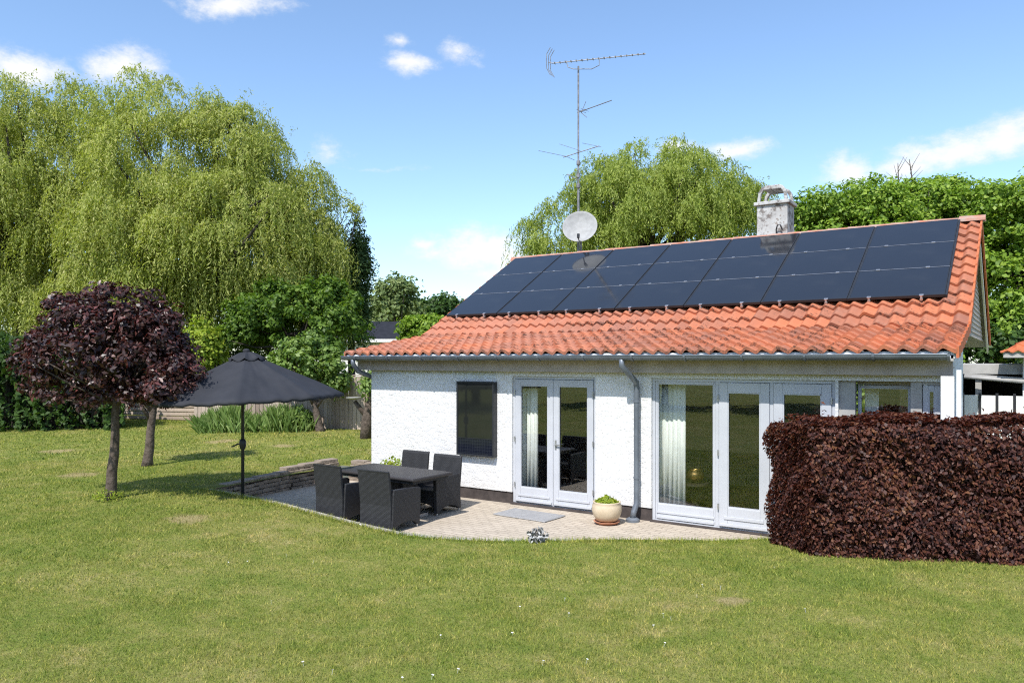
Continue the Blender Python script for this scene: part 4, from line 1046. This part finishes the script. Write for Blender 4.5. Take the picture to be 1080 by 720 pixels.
def willow(name, base, top, r0, ells, nb, per, L, label, mat, len_=(1.3, 3.6), lw=(.125, .032), zmin=1.6, group=None, ntop=420):
    t = thing(name, base, label, 'tree', group)
    E = np.array(ells); w = E[:, 3] * E[:, 5]; w /= w.sum(); CC = []; TT = []; NN = []; ends = []
    for b in range(nb):
        e = E[RNG.choice(len(E), p=w)]; d = unit(RNG.normal(size=3)); d[2] = abs(d[2]) * 1.1 - .35; d = unit(d)
        inner = RNG.uniform() < .36
        c = e[:3] + d * e[3:] * (RNG.uniform(.3, .7) if inner else RNG.uniform(.80, 1.06))
        ends.append((c, e[:3])); out = np.array([d[0], d[1], 0]); out = out / (np.linalg.norm(out) + .3)
        ru = RNG.uniform(.35, 1.0); ll = RNG.uniform(*len_) * (1. - .55 * np.clip((c[2] - 4) / 6.5, 0, 1))
        for k in range(max(4, int(per * ru * ru * RNG.uniform(.8, 1.2)))):
            an = RNG.uniform(0, 2 * np.pi); ur = np.sqrt(RNG.uniform()); rad = np.array([np.cos(an), np.sin(an), 0])
            p0 = c + rad * ru * ur * .55 + np.array([0, 0, ru * .55 * (1 - ur ** 2) + RNG.normal() * .08])
            l = ll * RNG.uniform(.35, 1.1) * (.65 + .35 * ur); l = min(l, max(.4, p0[2] - zmin - RNG.uniform(0, 1.2)))
            m_ = max(3, int(l / L)); tt = (np.arange(m_) + RNG.uniform()) * L
            oo = rad * ru * ur * .5 + out * RNG.uniform(.1, .4) + RNG.normal(size=3) * .06; oo[2] = 0
            q = p0 + oo * (1 - np.exp(-1.6 * tt))[:, None] + np.stack([RNG.normal() * .03 * tt, RNG.normal() * .03 * tt, -tt * (.25 + .75 * (1 - np.exp(-1.8 * tt)))], 1)
            CC.append(q + RNG.normal(size=(m_, 3)) * .035)
            TT.append(RNG.normal(size=(m_, 3)) * .5 + np.array([0, 0, -1.]) + oo * .4)
            NN.append(RNG.normal(size=(m_, 3)) * .55 + out * .6 + rad * .6 + np.array([0, 0, .45]))
    C = np.concatenate(CC); V = leaves(C, np.concatenate(NN), lw[0], lw[1], np.concatenate(TT), jit=.4)
    # upright sprays on the outline
    c2 = []; n2 = []; t2 = []
    for b in range(ntop):
        e = E[RNG.choice(len(E), p=w)]; d = unit(RNG.normal(size=3)); d[2] = abs(d[2]) + .15; d = unit(d)
        c = e[:3] + d * e[3:] * RNG.uniform(.9, 1.04); dr = unit(d + RNG.normal(size=3) * .5 + np.array([0, 0, .2])); m_ = 16; tt = np.linspace(0, RNG.uniform(.4, 1.1), m_)
        c2.append(c + dr * tt[:, None] - np.array([0, 0, 1.]) * (tt ** 2)[:, None] * .45 + RNG.normal(size=(m_, 3)) * .07); t2.append(dr + RNG.normal(size=(m_, 3)) * .5 + np.array([0, 0, -.5])); n2.append(RNG.normal(size=(m_, 3)) + d)
    V = np.concatenate([V, leaves(np.concatenate(c2), np.concatenate(n2), lw[0] * .9, lw[1] * 1.1, np.concatenate(t2), jit=.4)])
    quads_mesh('crown', V, mat, t)
    m = MB(); limbs(m, (base[0], base[1], base[2] - .1), top, r0, ends, 40); m.build('trunk', M['barkd'], t, smooth=True)
    return t
ZW = 27.
willow('weeping_willow', P3(215, 445, ZW), P3(215, 250, ZW), .45,
       [ell(195, 200, ZW, 88, 100), ell(200, 300, ZW, 90, 45), ell(285, 290, ZW, 60, 50), ell(130, 305, ZW, 60, 45), ell(330, 305, ZW + 1, 24, 36), ell(165, 135, ZW, 60, 48), ell(262, 200, ZW, 56, 72), ell(308, 238, ZW, 26, 48), ell(322, 205, ZW + .5, 24, 30), ell(345, 245, ZW + .5, 20, 26), ell(235, 140, ZW, 42, 34), ell(340, 270, ZW + .5, 24, 36), ell(150, 240, ZW - 1, 70, 60), ell(250, 250, ZW - 1.5, 80, 60)],
       600, 70, .068, 'tall weeping willow with long hanging branches behind the parasol', M['willow'])
willow('weeping_willow', P3(20, 448, ZW + 1), P3(30, 250, ZW + 1), .45,
       [ell(15, 205, ZW + 1, 95, 108), ell(20, 310, ZW + 1, 70, 50), ell(70, 310, ZW + .5, 50, 45), ell(75, 175, ZW + 1.5, 70, 85), ell(-60, 220, ZW + 1, 80, 100), ell(20, 130, ZW + 1, 50, 42), ell(90, 250, ZW, 60, 60)],
       500, 70, .068, 'weeping willow at the left edge of the garden behind the plum trees', M['willow'])
ZB = 34.
willow('weeping_willow', P3(690, 430, ZB), P3(690, 260, ZB), .4,
       [ell(690, 232, ZB, 88, 72), ell(650, 225, ZB, 55, 55), ell(740, 222, ZB, 55, 52), ell(590, 258, ZB, 36, 36), ell(690, 190, ZB, 55, 32), ell(785, 230, ZB, 22, 45)],
       420, 68, .08, 'pale green willow rising behind the roof ridge beside the aerial mast', M['willow_far'], len_=(1.2, 3.2), lw=(.15, .038), ntop=340)
# broadleaf trees on the right
ZR = 26.
tree('maple_tree', P3(890, 425, ZR), 'bright green tree behind the roof just right of the chimney', 'tree',
     [ell(880, 245, ZR, 38, 40), ell(915, 222, ZR, 40, 30), ell(868, 225, ZR, 26, 20), ell(925, 270, ZR, 50, 50)], 135, .55, 260, .14, .09, M['broad'], .16, P3(893, 290, ZR), 'barkd', 'broadleaf trees behind the house')
tree('maple_tree', P3(975, 425, ZR + 1), 'bright green tree behind the solar panels with two bare twigs on top', 'tree',
     [ell(975, 235, ZR + 1, 55, 45), ell(945, 220, ZR + 1, 35, 28), ell(1000, 225, ZR + 1, 45, 36), ell(985, 290, ZR + 1, 60, 70)], 170, .55, 260, .14, .09, M['broad'], .18, P3(978, 270, ZR + 1), 'barkd', 'broadleaf trees behind the house')
tree('maple_tree', P3(1075, 425, ZR - 1), 'large bright green tree right of the gable, reaching the right edge', 'tree',
     [ell(1062, 235, ZR - 1, 52, 46), ell(1105, 230, ZR - 1, 60, 48), ell(1055, 300, ZR - 1, 60, 70), ell(1100, 320, ZR - 1, 70, 80), ell(1045, 350, ZR - 1, 60, 50)], 255, .55, 260, .14, .09, M['broad'], .22, P3(1078, 270, ZR - 1), 'barkd', 'broadleaf trees behind the house')
m = MB(); 
for (x, y0, y1, dx) in ((945, 215, 172, 2), (962, 212, 168, -3)):
    p0, p1 = P3(x, y0, ZR + 1), P3(x + dx, y1, ZR + 1); m.tube([p0, p0.lerp(p1, .5) + Vector((.05, 0, 0)), p1], [.04, .025, .01], 6)
    for k in range(6):
        t_ = .35 + .1 * k; a_ = p0.lerp(p1, t_); m.tube([a_, a_ + Vector((random.uniform(-.4, .4), random.uniform(-.2, .2), random.uniform(.25, .6)))], [.012, .004], 5)
tw = [o for o in COL.objects if o.get('label', '').startswith('bright green tree behind the solar')][0]
m.build('bare_twigs', M['bark'], tw)
# dark ivy-like hedge low on the right
tree('shrub', P3(1040, 425, 24.), 'dark green leafy shrub below the gable behind the carport', 'shrub', [ell(1035, 372, 24., 45, 30), ell(1085, 370, 24., 45, 32)], 170, .45, 46, .17, .11, M['broadd'], .08, P3(1040, 380, 24.), 'barkd')
# garden trees at left
ZE = 24.5
tree('hazel_tree', P3(310, 447, ZE), 'bright green leafy tree under the willow behind the parasol top', 'tree',
     [ell(315, 335, ZE, 58, 38), ell(355, 328, ZE, 30, 42), ell(270, 345, ZE, 34, 34), ell(330, 352, ZE, 56, 38), ell(300, 312, ZE, 22, 20), ell(372, 345, ZE, 16, 30), ell(255, 368, ZE, 32, 32)], 190, .38, 170, .125, .08, M['broadm'], .14, P3(312, 350, ZE), 'barkd')
tree('yew_tree', P3(372, 440, 29.), 'dark narrow conifer at the right edge of the willow', 'tree', [ell(378, 262, 29., 8, 30), ell(374, 300, 29., 15, 44), ell(370, 345, 29., 20, 50), ell(380, 285, 29., 8, 20)], 240, .42, 60, .16, .05, M['conifer'], .16, P3(371, 260, 29.), 'barkd')
tree('willow_branch_tree', P3(352, 440, 27.8), 'slender green tree with loose drooping top beside the willow', 'tree', [ell(352, 214, 27.8, 26, 7), ell(338, 225, 27.8, 14, 14), ell(372, 226, 27.8, 8, 14), ell(345, 262, 27.8, 14, 18)], 46, .3, 34, .13, .04, M['willow'], .09, P3(350, 240, 27.8), 'barkd')
ZA = 21.0; ba = P3(338, 455, ZA); ba.z = Zl(ba.x, ba.y)
tree('apple_tree', ba, 'small apple tree with forked leaning trunk right of the parasol', 'tree',
     [ell(325, 385, ZA, 34, 28), ell(345, 395, ZA, 22, 30), ell(305, 388, ZA, 20, 20), ell(322, 368, ZA, 24, 14), ell(352, 410, ZA, 12, 16)], 210, .24, 42, .12, .075, M['apple'], .13, P3(330, 415, ZA), 'bark', nl=14)
ZC = 19.3; bc = P3(386, 462, ZC); bc.z = Zl(bc.x, bc.y)
t = thing('old_fruit_tree', bc, 'old fruit tree at the house corner with a cut side branch', 'tree')
V, cl = crown([ell(396, 408, ZC, 16, 22), ell(402, 390, ZC, 20, 16)], 60, .22, 30, .12, .07); quads_mesh('crown', V, M['apple'], t)
m = MB(); m.tube([bc - Vector((0, 0, .1)), P3(387, 445, ZC), P3(390, 425, ZC), P3(396, 400, ZC)], [.17, .15, .11, .06], 9); m.tube([P3(388, 440, ZC), P3(380, 431, ZC), P3(374, 423, ZC)], [.08, .06, .05], 8)
for c, _ in cl[:8]: m.tube([P3(394, 408, ZC), c], [.04, .01], 6)
m.build('trunk', M['bark'], t, smooth=True)
m = MB(); pz = P3(373, 421, ZC - .05); m.lathe([(0, 0), (.08, .0), (.19, .03), (.20, .05), (.185, .05), (.08, .03), (0, .028)], pz, 20)
tag(m.build('bird_table', M['greyboard']), 'flat grey bird feeding dish on the cut fruit tree branch', 'bird table')
ZY = 17.5; by = P3(215, 440, 23)
tree('golden_shrub', by, 'tall yellow green shrub between the plum tree and the willow', 'shrub', [ell(214, 362, 23., 17, 28), ell(220, 375, 23., 14, 22), ell(205, 390, 23., 18, 30)], 120, .3, 40, .13, .08, M['yellowg'], .05, P3(214, 380, 23), 'barkd')
# distant trees beyond the garden
tree('birch_tree', P3(418, 420, 60.), 'distant pale green tree with rounded top left of the roof', 'tree', [ell(418, 312, 60., 22, 20), ell(405, 322, 60., 15, 15), ell(428, 328, 60., 18, 16), ell(413, 335, 60., 26, 16)], 130, .8, 40, .32, .2, M['distant'], .3, P3(418, 330, 60.), 'barkd')
tree('oak_tree', P3(470, 420, 75.), 'distant dark green tree crown just above the tiled eave', 'tree', [ell(468, 322, 75., 18, 12), ell(452, 332, 75., 20, 14), ell(484, 335, 75., 22, 16)], 120, 1., 40, .4, .28, M['broadd'], .35, P3(468, 335, 75.), 'barkd')
tree('lilac_shrub', P3(436, 420, 34.), 'light green bush beside the dark roof behind the house', 'shrub', [ell(444, 346, 34., 18, 12), ell(456, 352, 34., 18, 18), ell(440, 362, 34., 16, 14)], 150, .42, 44, .19, .12, M['broad'], .08, P3(438, 360, 34.), 'barkd')
tree('oak_tree', P3(400, 420, 90.), 'faraway grey green tree top behind the distant pale tree', 'tree', [ell(440, 335, 90., 40, 14), ell(400, 335, 90., 30, 14)], 90, 1.3, 40, .5, .34, M['distant'], .4, P3(420, 340, 90.), 'barkd')
# dark hedge at far left and behind the fence
def garden_hedge(name, x0, x1, py_top, Z, label, mat, dens=1., dep=9):
    n = int((x1 - x0) / 16); ells = []
    for i in range(n + 1):
        x = x0 + (x1 - x0) * i / n; ells.append(ell(x, (py_top + 445) / 2 + random.uniform(-5, 5), Z, 22, (445 - py_top) / 2, 30))
    b = P3((x0 + x1) / 2, 446, Z); t = thing(name, b, label, 'hedge')
    nn = int(1500 * n * dens); px = RNG.uniform(x0, x1, nn); zz = Z + RNG.uniform(-.6, 1.4, nn); hh = zat(py_top, Z) * (1 + .07 * np.sin(px * .09) + .05 * np.sin(px * .23)); u = RNG.uniform(0, 1, nn)
    xx = (px - 540) / F * zz; C = np.stack([xx * CA - zz * SA, xx * SA + zz * CA, .22 + u * (hh - .2)], 1)
    C[:, :2] += np.stack([SA * np.ones(nn), -CA * np.ones(nn)], 1) * (.35 * np.sin(C[:, 2] * 2.6 + px * .12) * np.sin(px * .17))[:, None]
    V = leaves(C, RNG.normal(size=(nn, 3)) * .6 + np.array([SA * .6, -CA * .6, .5]), .16, .10); quads_mesh('foliage', V, mat, t)
    m = MB()
    for i in range(n * 3):
        p = P3(x0 + (x1 - x0) * (i + .5) / (n * 3), 446, Z); m.tube([p - Vector((0, 0, .3)), p + Vector((random.uniform(-.3, .3), 0, 1.6)), p + Vector((random.uniform(-.5, .5), 0, 2.3))], [.06, .04, .015], 6)
    m.build('stems', M['barkd'], t)
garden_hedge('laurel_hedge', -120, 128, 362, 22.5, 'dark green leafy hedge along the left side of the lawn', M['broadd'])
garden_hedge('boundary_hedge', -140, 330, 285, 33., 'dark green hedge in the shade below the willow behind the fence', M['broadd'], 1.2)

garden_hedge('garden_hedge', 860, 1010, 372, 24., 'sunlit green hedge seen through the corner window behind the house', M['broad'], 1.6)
# tall grass clump before the fence
n = 3600; u = RNG.uniform(size=n); px = 209 + 120 * u; zz = 21.5 + RNG.normal(size=n) * .35
pos = np.array([[*cam(a, b)] for a, b in zip(px, zz)]); h = .82 * (.62 + .18 * np.sin(px * .11) + .1 * np.sin(px * .31)) * RNG.uniform(.55, 1.25, n)
a = RNG.uniform(0, 6.28, n); lean = RNG.normal(size=(n, 2)) * .16; w = .014
B = np.stack([np.cos(a), np.sin(a)], 1) * w; g = zl(pos[:, 0], pos[:, 1])
V = np.stack([np.column_stack([pos - B, g]), np.column_stack([pos + B, g]), np.column_stack([pos + B * .6 + lean * .4, g + h * .6]), np.column_stack([pos + lean, g + h])], 1)
bp = P3(270, 450, 21.5); o = quads_mesh('tall_grass', V, M['reed'], None); tag(o, 'band of tall upright green iris leaves along the board fence', 'tall grass', kind='stuff')
small_plant('leafy_bush', P3(316, 452, 21.2), 'small dark green bush at the right end of the tall iris leaves', 'bush', M['apple'], 700, .42, .6, .1, .06, 8)

# fences
def fence_run(name, a, b, z0, z1, label, horizontal=False):
    a, b = Vector(a), Vector(b); d = b - a; L = d.length; d.normalize(); nr = Vector((-d.y, d.x)); rz = math.atan2(d.y, d.x)
    t = thing(name, (a.x, a.y, z0), label, 'fence', rz=rz)
    m = MB()
    if not horizontal:
        n = int(L / .125)
        for i in range(n):
            x = L * i / n; m.box(x, x + .112, -.012 + random.uniform(-.006, .006), .012, .03, z1 - z0 + random.uniform(-.015, .01))
        m.build('boards', M['fence'], t, world=False)
        m = MB(); m.box(0, L, .013, .06, .3, .38); m.box(0, L, .013, .06, z1 - z0 - .35, z1 - z0 - .27); m.build('rails', M['fence'], t, world=False)
        m = MB(); m.box(-.02, L + .02, -.03, .05, z1 - z0 + .012, z1 - z0 + .04); m.build('cap_board', M['fence'], t, world=False)
    else:
        n = 5; hh = (z1 - z0) / n
        for i in range(n): m.box(-.03, L, -.03 + random.uniform(-.015, .01), .03, i * hh + .008, (i + 1) * hh - .008)
        m.build('boards', M['fence'], t, world=False, bevel=.02)
    for i in range(int(L / 1.8) + 1):
        m = MB(); x = min(L - .05, i * 1.8); m.box(x - .05, x + .05, .061, .15, -.1, z1 - z0 + (.03 if not horizontal else .08)); m.build('post', M['fence'], t, world=False)
    return t
a = cam(205, 22.6); b = cam(430, 21.2); fence_run('board_fence', a, b, .33, 1.86, 'weathered grey fence of upright boards behind the apple tree')
a = cam(128, 25.4); b = cam(208, 24.6); fence_run('plank_fence', a, b, .36, 1.02, 'low weathered fence of horizontal planks behind the plum trees', True)

# neighbour's dark roofed building
s0, v0 = cam(392, 44.)
nb_ = thing('outbuilding', (s0, v0, .2), 'distant low building with a dark felt roof beside the willow', 'building')
zt1, zt0 = zat(337, 44.), zat(358, 44.)
mR = Matrix.Translation((s0, v0, 0)) @ Matrix.Rotation(AL, 4, 'Z')
m = MB(); m.box(-3, 3.2, 0, 4, .0, zt0 - .05, mR); m.build('wall', M['paintw'], nb_)
m = MB()
vs = [mR @ Vector(p) for p in ((-3.3, -.4, zt0), (3.5, -.4, zt0), (3.5, 2.2, zt1), (-3.3, 2.2, zt1), (-3.3, 4.6, zt0), (3.5, 4.6, zt0))]
m.add(vs, [(0, 1, 2, 3), (3, 2, 5, 4), (0, 3, 4), (1, 5, 2), (0, 4, 5, 1)]); m.build('roof', M['darkroof'], nb_)
m = MB(); m.box(-3.3, 3.5, -.46, -.41, zt0 - .16, zt0 + .02, mR); m.build('fascia_board', M['paintw'], nb_)

sp = thing('screen_panel', (-.75, 9.86, 0), 'white painted timber screen at the house corner behind the copper hedge', 'screen')
for (xa_, xb_, zt_) in ((992, 1006.5, 2.13), (1008.5, 1014, 2.20)):
    m = MB(); m.box(onv(xa_, 400, 9.86)[0], onv(xb_, 400, 9.86)[0], 9.86, 9.90, 0., zt_); m.build('board', M['paintw'], sp, bevel=.004)
# ------------------------------------------------------------------ right background: carport, fence, neighbour
cp = thing('carport', (-.4, 22., .1), 'open grey carport with dark interior right of the gable', 'carport')
m = MB(); m.box(-3.2, .05, 20.4, 24.4, 1.99, 2.22); m.build('roof', M['greyboard'], cp, bevel=.01)
m = MB(); m.box(-3.2, .05, 24.3, 24.4, -.1, 1.985); m.box(-3.2, -3.1, 20.6, 24.3, -.1, 1.985); m.build('wall', M['shade'], cp)  # dark interior shade is put into the wall colour
for x in (-.92, -.02):
    m = MB(); m.box(x - .06, x + .06, 20.55, 20.67, -.1, 1.985); m.build('post', M['greyboard'], cp)
a_, b_ = Vector((-1.18, 20.2, 1.93)), Vector((.0, 20.1, 1.84))
aw = thing('roller_awning', (-.6, 20.15, 1.86), 'long pale rolled awning below the carport roof edge', 'awning')
m = MB(); m.tube([a_, b_], .045, 12); m.build('roller', M['greyboard'], aw, smooth=True)
m = MB(); m.bar(a_ + Vector((0, .1, .03)), b_ + Vector((0, .1, .03)), .03, .1); m.build('cassette', M['greyboard'], aw)
pf = thing('panel_fence', (-.3, 19.4, .1), 'white panel fence with dark posts behind the copper hedge', 'fence')
for i in range(9):
    x = -1.16 + i * .315
    m = MB(); m.box(x + .03, x + .30, 19.4, 19.43, .15, 1.55); m.build('panel', M['paintw'], pf)
    m = MB(); m.box(x - .022, x + .027, 19.385, 19.445, .0, 1.60); m.build('post', M['rubber'], pf)
ng = thing('neighbour_garage', (1.4, 22, .1), 'small white building with orange tile roof at the right edge', 'building')
m = MB(); m.box(-.07, 4., 20.2, 24, -.1, 2.36); m.build('wall', M['stucco'], ng)
m = MB(); m.box(-.42, 4.3, 19.75, 24.4, 2.365, 2.48); m.build('soffit', M['greyboard'], ng)
def ntile(m):
    TW = .2; x0, x1 = -.48, 4.2; n = int((x1 - x0) / TW) * 6
    courses = 6
    for c in range(courses):
        y0 = 19.7 + c * .31; z0 = 2.49 + c * .14; vs = []
        for (y, z) in ((y0, z0), (y0, z0 + .03), (y0 + .31, z0 + .14)):
            for i in range(n + 1):
                x = x0 + (x1 - x0) * i / n + c * .0; vs.append((max(x, x0 + (y - 19.7) * .9), y, z + .024 * math.sin(2 * math.pi * x / TW)))
        m.add(vs, [(r * (n + 1) + i, r * (n + 1) + i + 1, (r + 1) * (n + 1) + i + 1, (r + 1) * (n + 1) + i) for r in range(2) for i in range(n)])
    m.add([(-.48, 19.7, 2.49), (-.48, 24.4, 2.49), (1.19, 24.4 - 1.86, 3.33), (1.19, 21.56, 3.33)], [(0, 1, 2, 3)])
m = MB(); ntile(m); m.build('roof', M['tileplain'], ng)

# ------------------------------------------------------------------ trees behind the camera, mirrored in the glass
tb_ = None
for i, (x, y, k) in enumerate(((-14, -13, 1.), (-7, -16, 1.15), (0, -15, .95), (7, -14, 1.1), (13, -8, 1.), (-21, -8, 1.1))):
    if tb_ is None:
        tb_ = tree('garden_tree', (0, 0, 0), 'x', 'tree', [(0, 0, 3.6, 2.9, 2.9, 2.4), (1.8, .5, 2.8, 2.2, 2.2, 1.9), (-1.8, -.3, 2.8, 2.3, 2.2, 2.)], 200, .7, 40, .34, .22, M['broadd'], .2, (0, 0, 3.4), 'barkd', 'garden trees facing the house'); o = tb_
    else: o = copy_tree(tb_)
    o.location = (x, y, 0); o.scale = (k, k, k); o.rotation_euler = (0, 0, i * 1.3); o['label'] = 'green garden tree facing the house from across the lawn'

# ------------------------------------------------------------------ light, sky, camera
SD = Vector((-.16, 1., -1.30)).normalized()
sun = bpy.data.lights.new('sun', 'SUN'); sun.energy = 3.9; sun.angle = R(.53); sun.color = (1., .955, .89)
so = bpy.data.objects.new('sun', sun); COL.objects.link(so); so.rotation_euler = SD.to_track_quat('-Z', 'Y').to_euler(); so.location = (5, -10, 15)
w = bpy.data.worlds.new('World'); sc.world = w; w.use_nodes = True; t = w.node_tree; t.nodes.clear(); b = NB(t)
sky = b.n('TexSky'); sky.sky_type = 'NISHITA'; sky.sun_disc = False; sky.sun_elevation = math.asin(-SD.z); sky.sun_rotation = math.atan2(-SD.x, -SD.y); sky.altitude = 0
sky.air_density = 1.0; sky.dust_density = .7; sky.ozone_density = 2.2
dirv = b.coord('Generated')
def cdir(px, py):
    x = (px - 540) / F; z = -(py - HZ) / F; v = Vector((x * CA - SA, x * SA + CA, z)); L = v.length; return v / L, L
CL = [(245, 6, 58, 13, 1.), (20, 72, 55, 22, 1.), (128, 72, 48, 24, 1.), (432, 71, 27, 12, .9), (482, 54, 20, 13, .65), (420, 44, 18, 8, .65), (505, 262, 72, 24, 1.), (455, 256, 24, 11, .8), (530, 285, 50, 14, .8), (712, 161, 25, 9, .9), (774, 160, 32, 12, .95), (893, 181, 36, 19, .95), (1005, 155, 55, 20, 1.), (1055, 142, 48, 22, 1.), (960, 172, 40, 14, .9), (345, 160, 20, 14, .35), (400, 172, 60, 3, .3), (-60, 60, 70, 30, 1.)]
dens = None
wn = b.n('TexNoise'); wn.inputs['Scale'].default_value = 9; wn.inputs['Detail'].default_value = 3; b.link(dirv, wn.inputs['Vector'])
wv = b.n('VectorMath'); wv.operation = 'MULTIPLY_ADD'; b.link(wn.outputs['Color'], wv.inputs[0]); wv.inputs[1].default_value = (.05, .05, .05); 
sub = b.n('VectorMath'); sub.operation = 'SUBTRACT'; b.link(dirv, sub.inputs[0]); sub.inputs[1].default_value = (.025, .025, .025); b.link(sub.outputs[0], wv.inputs[2])
for (px, py, rx, ry, k) in CL:
    c, L = cdir(px, py); d = b.n('VectorMath'); d.operation = 'SUBTRACT'; b.link(wv.outputs[0], d.inputs[0]); d.inputs[1].default_value = c
    m_ = b.n('VectorMath'); m_.operation = 'MULTIPLY'; b.link(d.outputs[0], m_.inputs[0]); m_.inputs[1].default_value = (F * L / rx, F * L / rx, F * L / ry)
    ln = b.n('VectorMath'); ln.operation = 'LENGTH'; b.link(m_.outputs[0], ln.inputs[0])
    q = b.math('MULTIPLY', b.math('SUBTRACT', 1.25, ln.outputs['Value']), k); dens = q if dens is None else b.math('MAXIMUM', dens, q)
mp = b.n('Mapping'); mp.inputs['Scale'].default_value = (1, 1, 1.7); b.link(dirv, mp.inputs[0])
nz = b.math('ADD', b.math('MULTIPLY', b.noise(24, 9, mp.outputs[0], .66), .65), b.math('MULTIPLY', b.noise(60, 6, mp.outputs[0], .7), .35))
q = b.math('ADD', dens, b.math('MULTIPLY', b.math('SUBTRACT', nz, .5), 2.3))
fac = b.rampf(q, .0, 1.15, 0., .96)
ccol = b.ramp(q, [(.1, (.86, .90, .97)), (.8, (1., 1., 1.))])
bg = b.n('Background'); bg2 = b.n('Background'); b.link(b.mix(1., sky.outputs[0], (1.03, 1.09, 1.13), 'MULTIPLY'), bg.inputs[0]); bg.inputs[1].default_value = .15
b.link(ccol, bg2.inputs[0]); bg2.inputs[1].default_value = .72
ms = b.n('MixShader'); b.link(fac, ms.inputs[0]); b.link(bg.outputs[0], ms.inputs[1]); b.link(bg2.outputs[0], ms.inputs[2])
wo = b.n('OutputWorld'); b.link(ms.outputs[0], wo.inputs[0])

cd_ = bpy.data.cameras.new('camera'); co = bpy.data.objects.new('camera', cd_); COL.objects.link(co)
co.location = (0, 0, H); co.rotation_euler = (R(90), 0, AL); cd_.sensor_width = 36; cd_.lens = F / 1080 * 36; cd_.shift_y = (HZ - 360) / 1080; cd_.clip_end = 2000; cd_.clip_start = .05
sc.camera = co
sc.view_settings.view_transform = 'Standard'; sc.view_settings.look = 'None'; sc.view_settings.exposure = .55; sc.view_settings.gamma = 1.; sc.view_settings.use_curve_mapping = False
sc.cycles.use_denoising = False; sc.cycles.use_adaptive_sampling = False; w.cycles.sampling_method = 'MANUAL'; w.cycles.sample_map_resolution = 512; sc.cycles.filter_width = 1.15; sc.cycles.sample_clamp_indirect = 4; sc.cycles.max_bounces = 8; sc.cycles.transparent_max_bounces = 12; sc.cycles.diffuse_bounces = 3; sc.cycles.glossy_bounces = 3; sc.cycles.caustics_reflective = False; sc.cycles.caustics_refractive = False
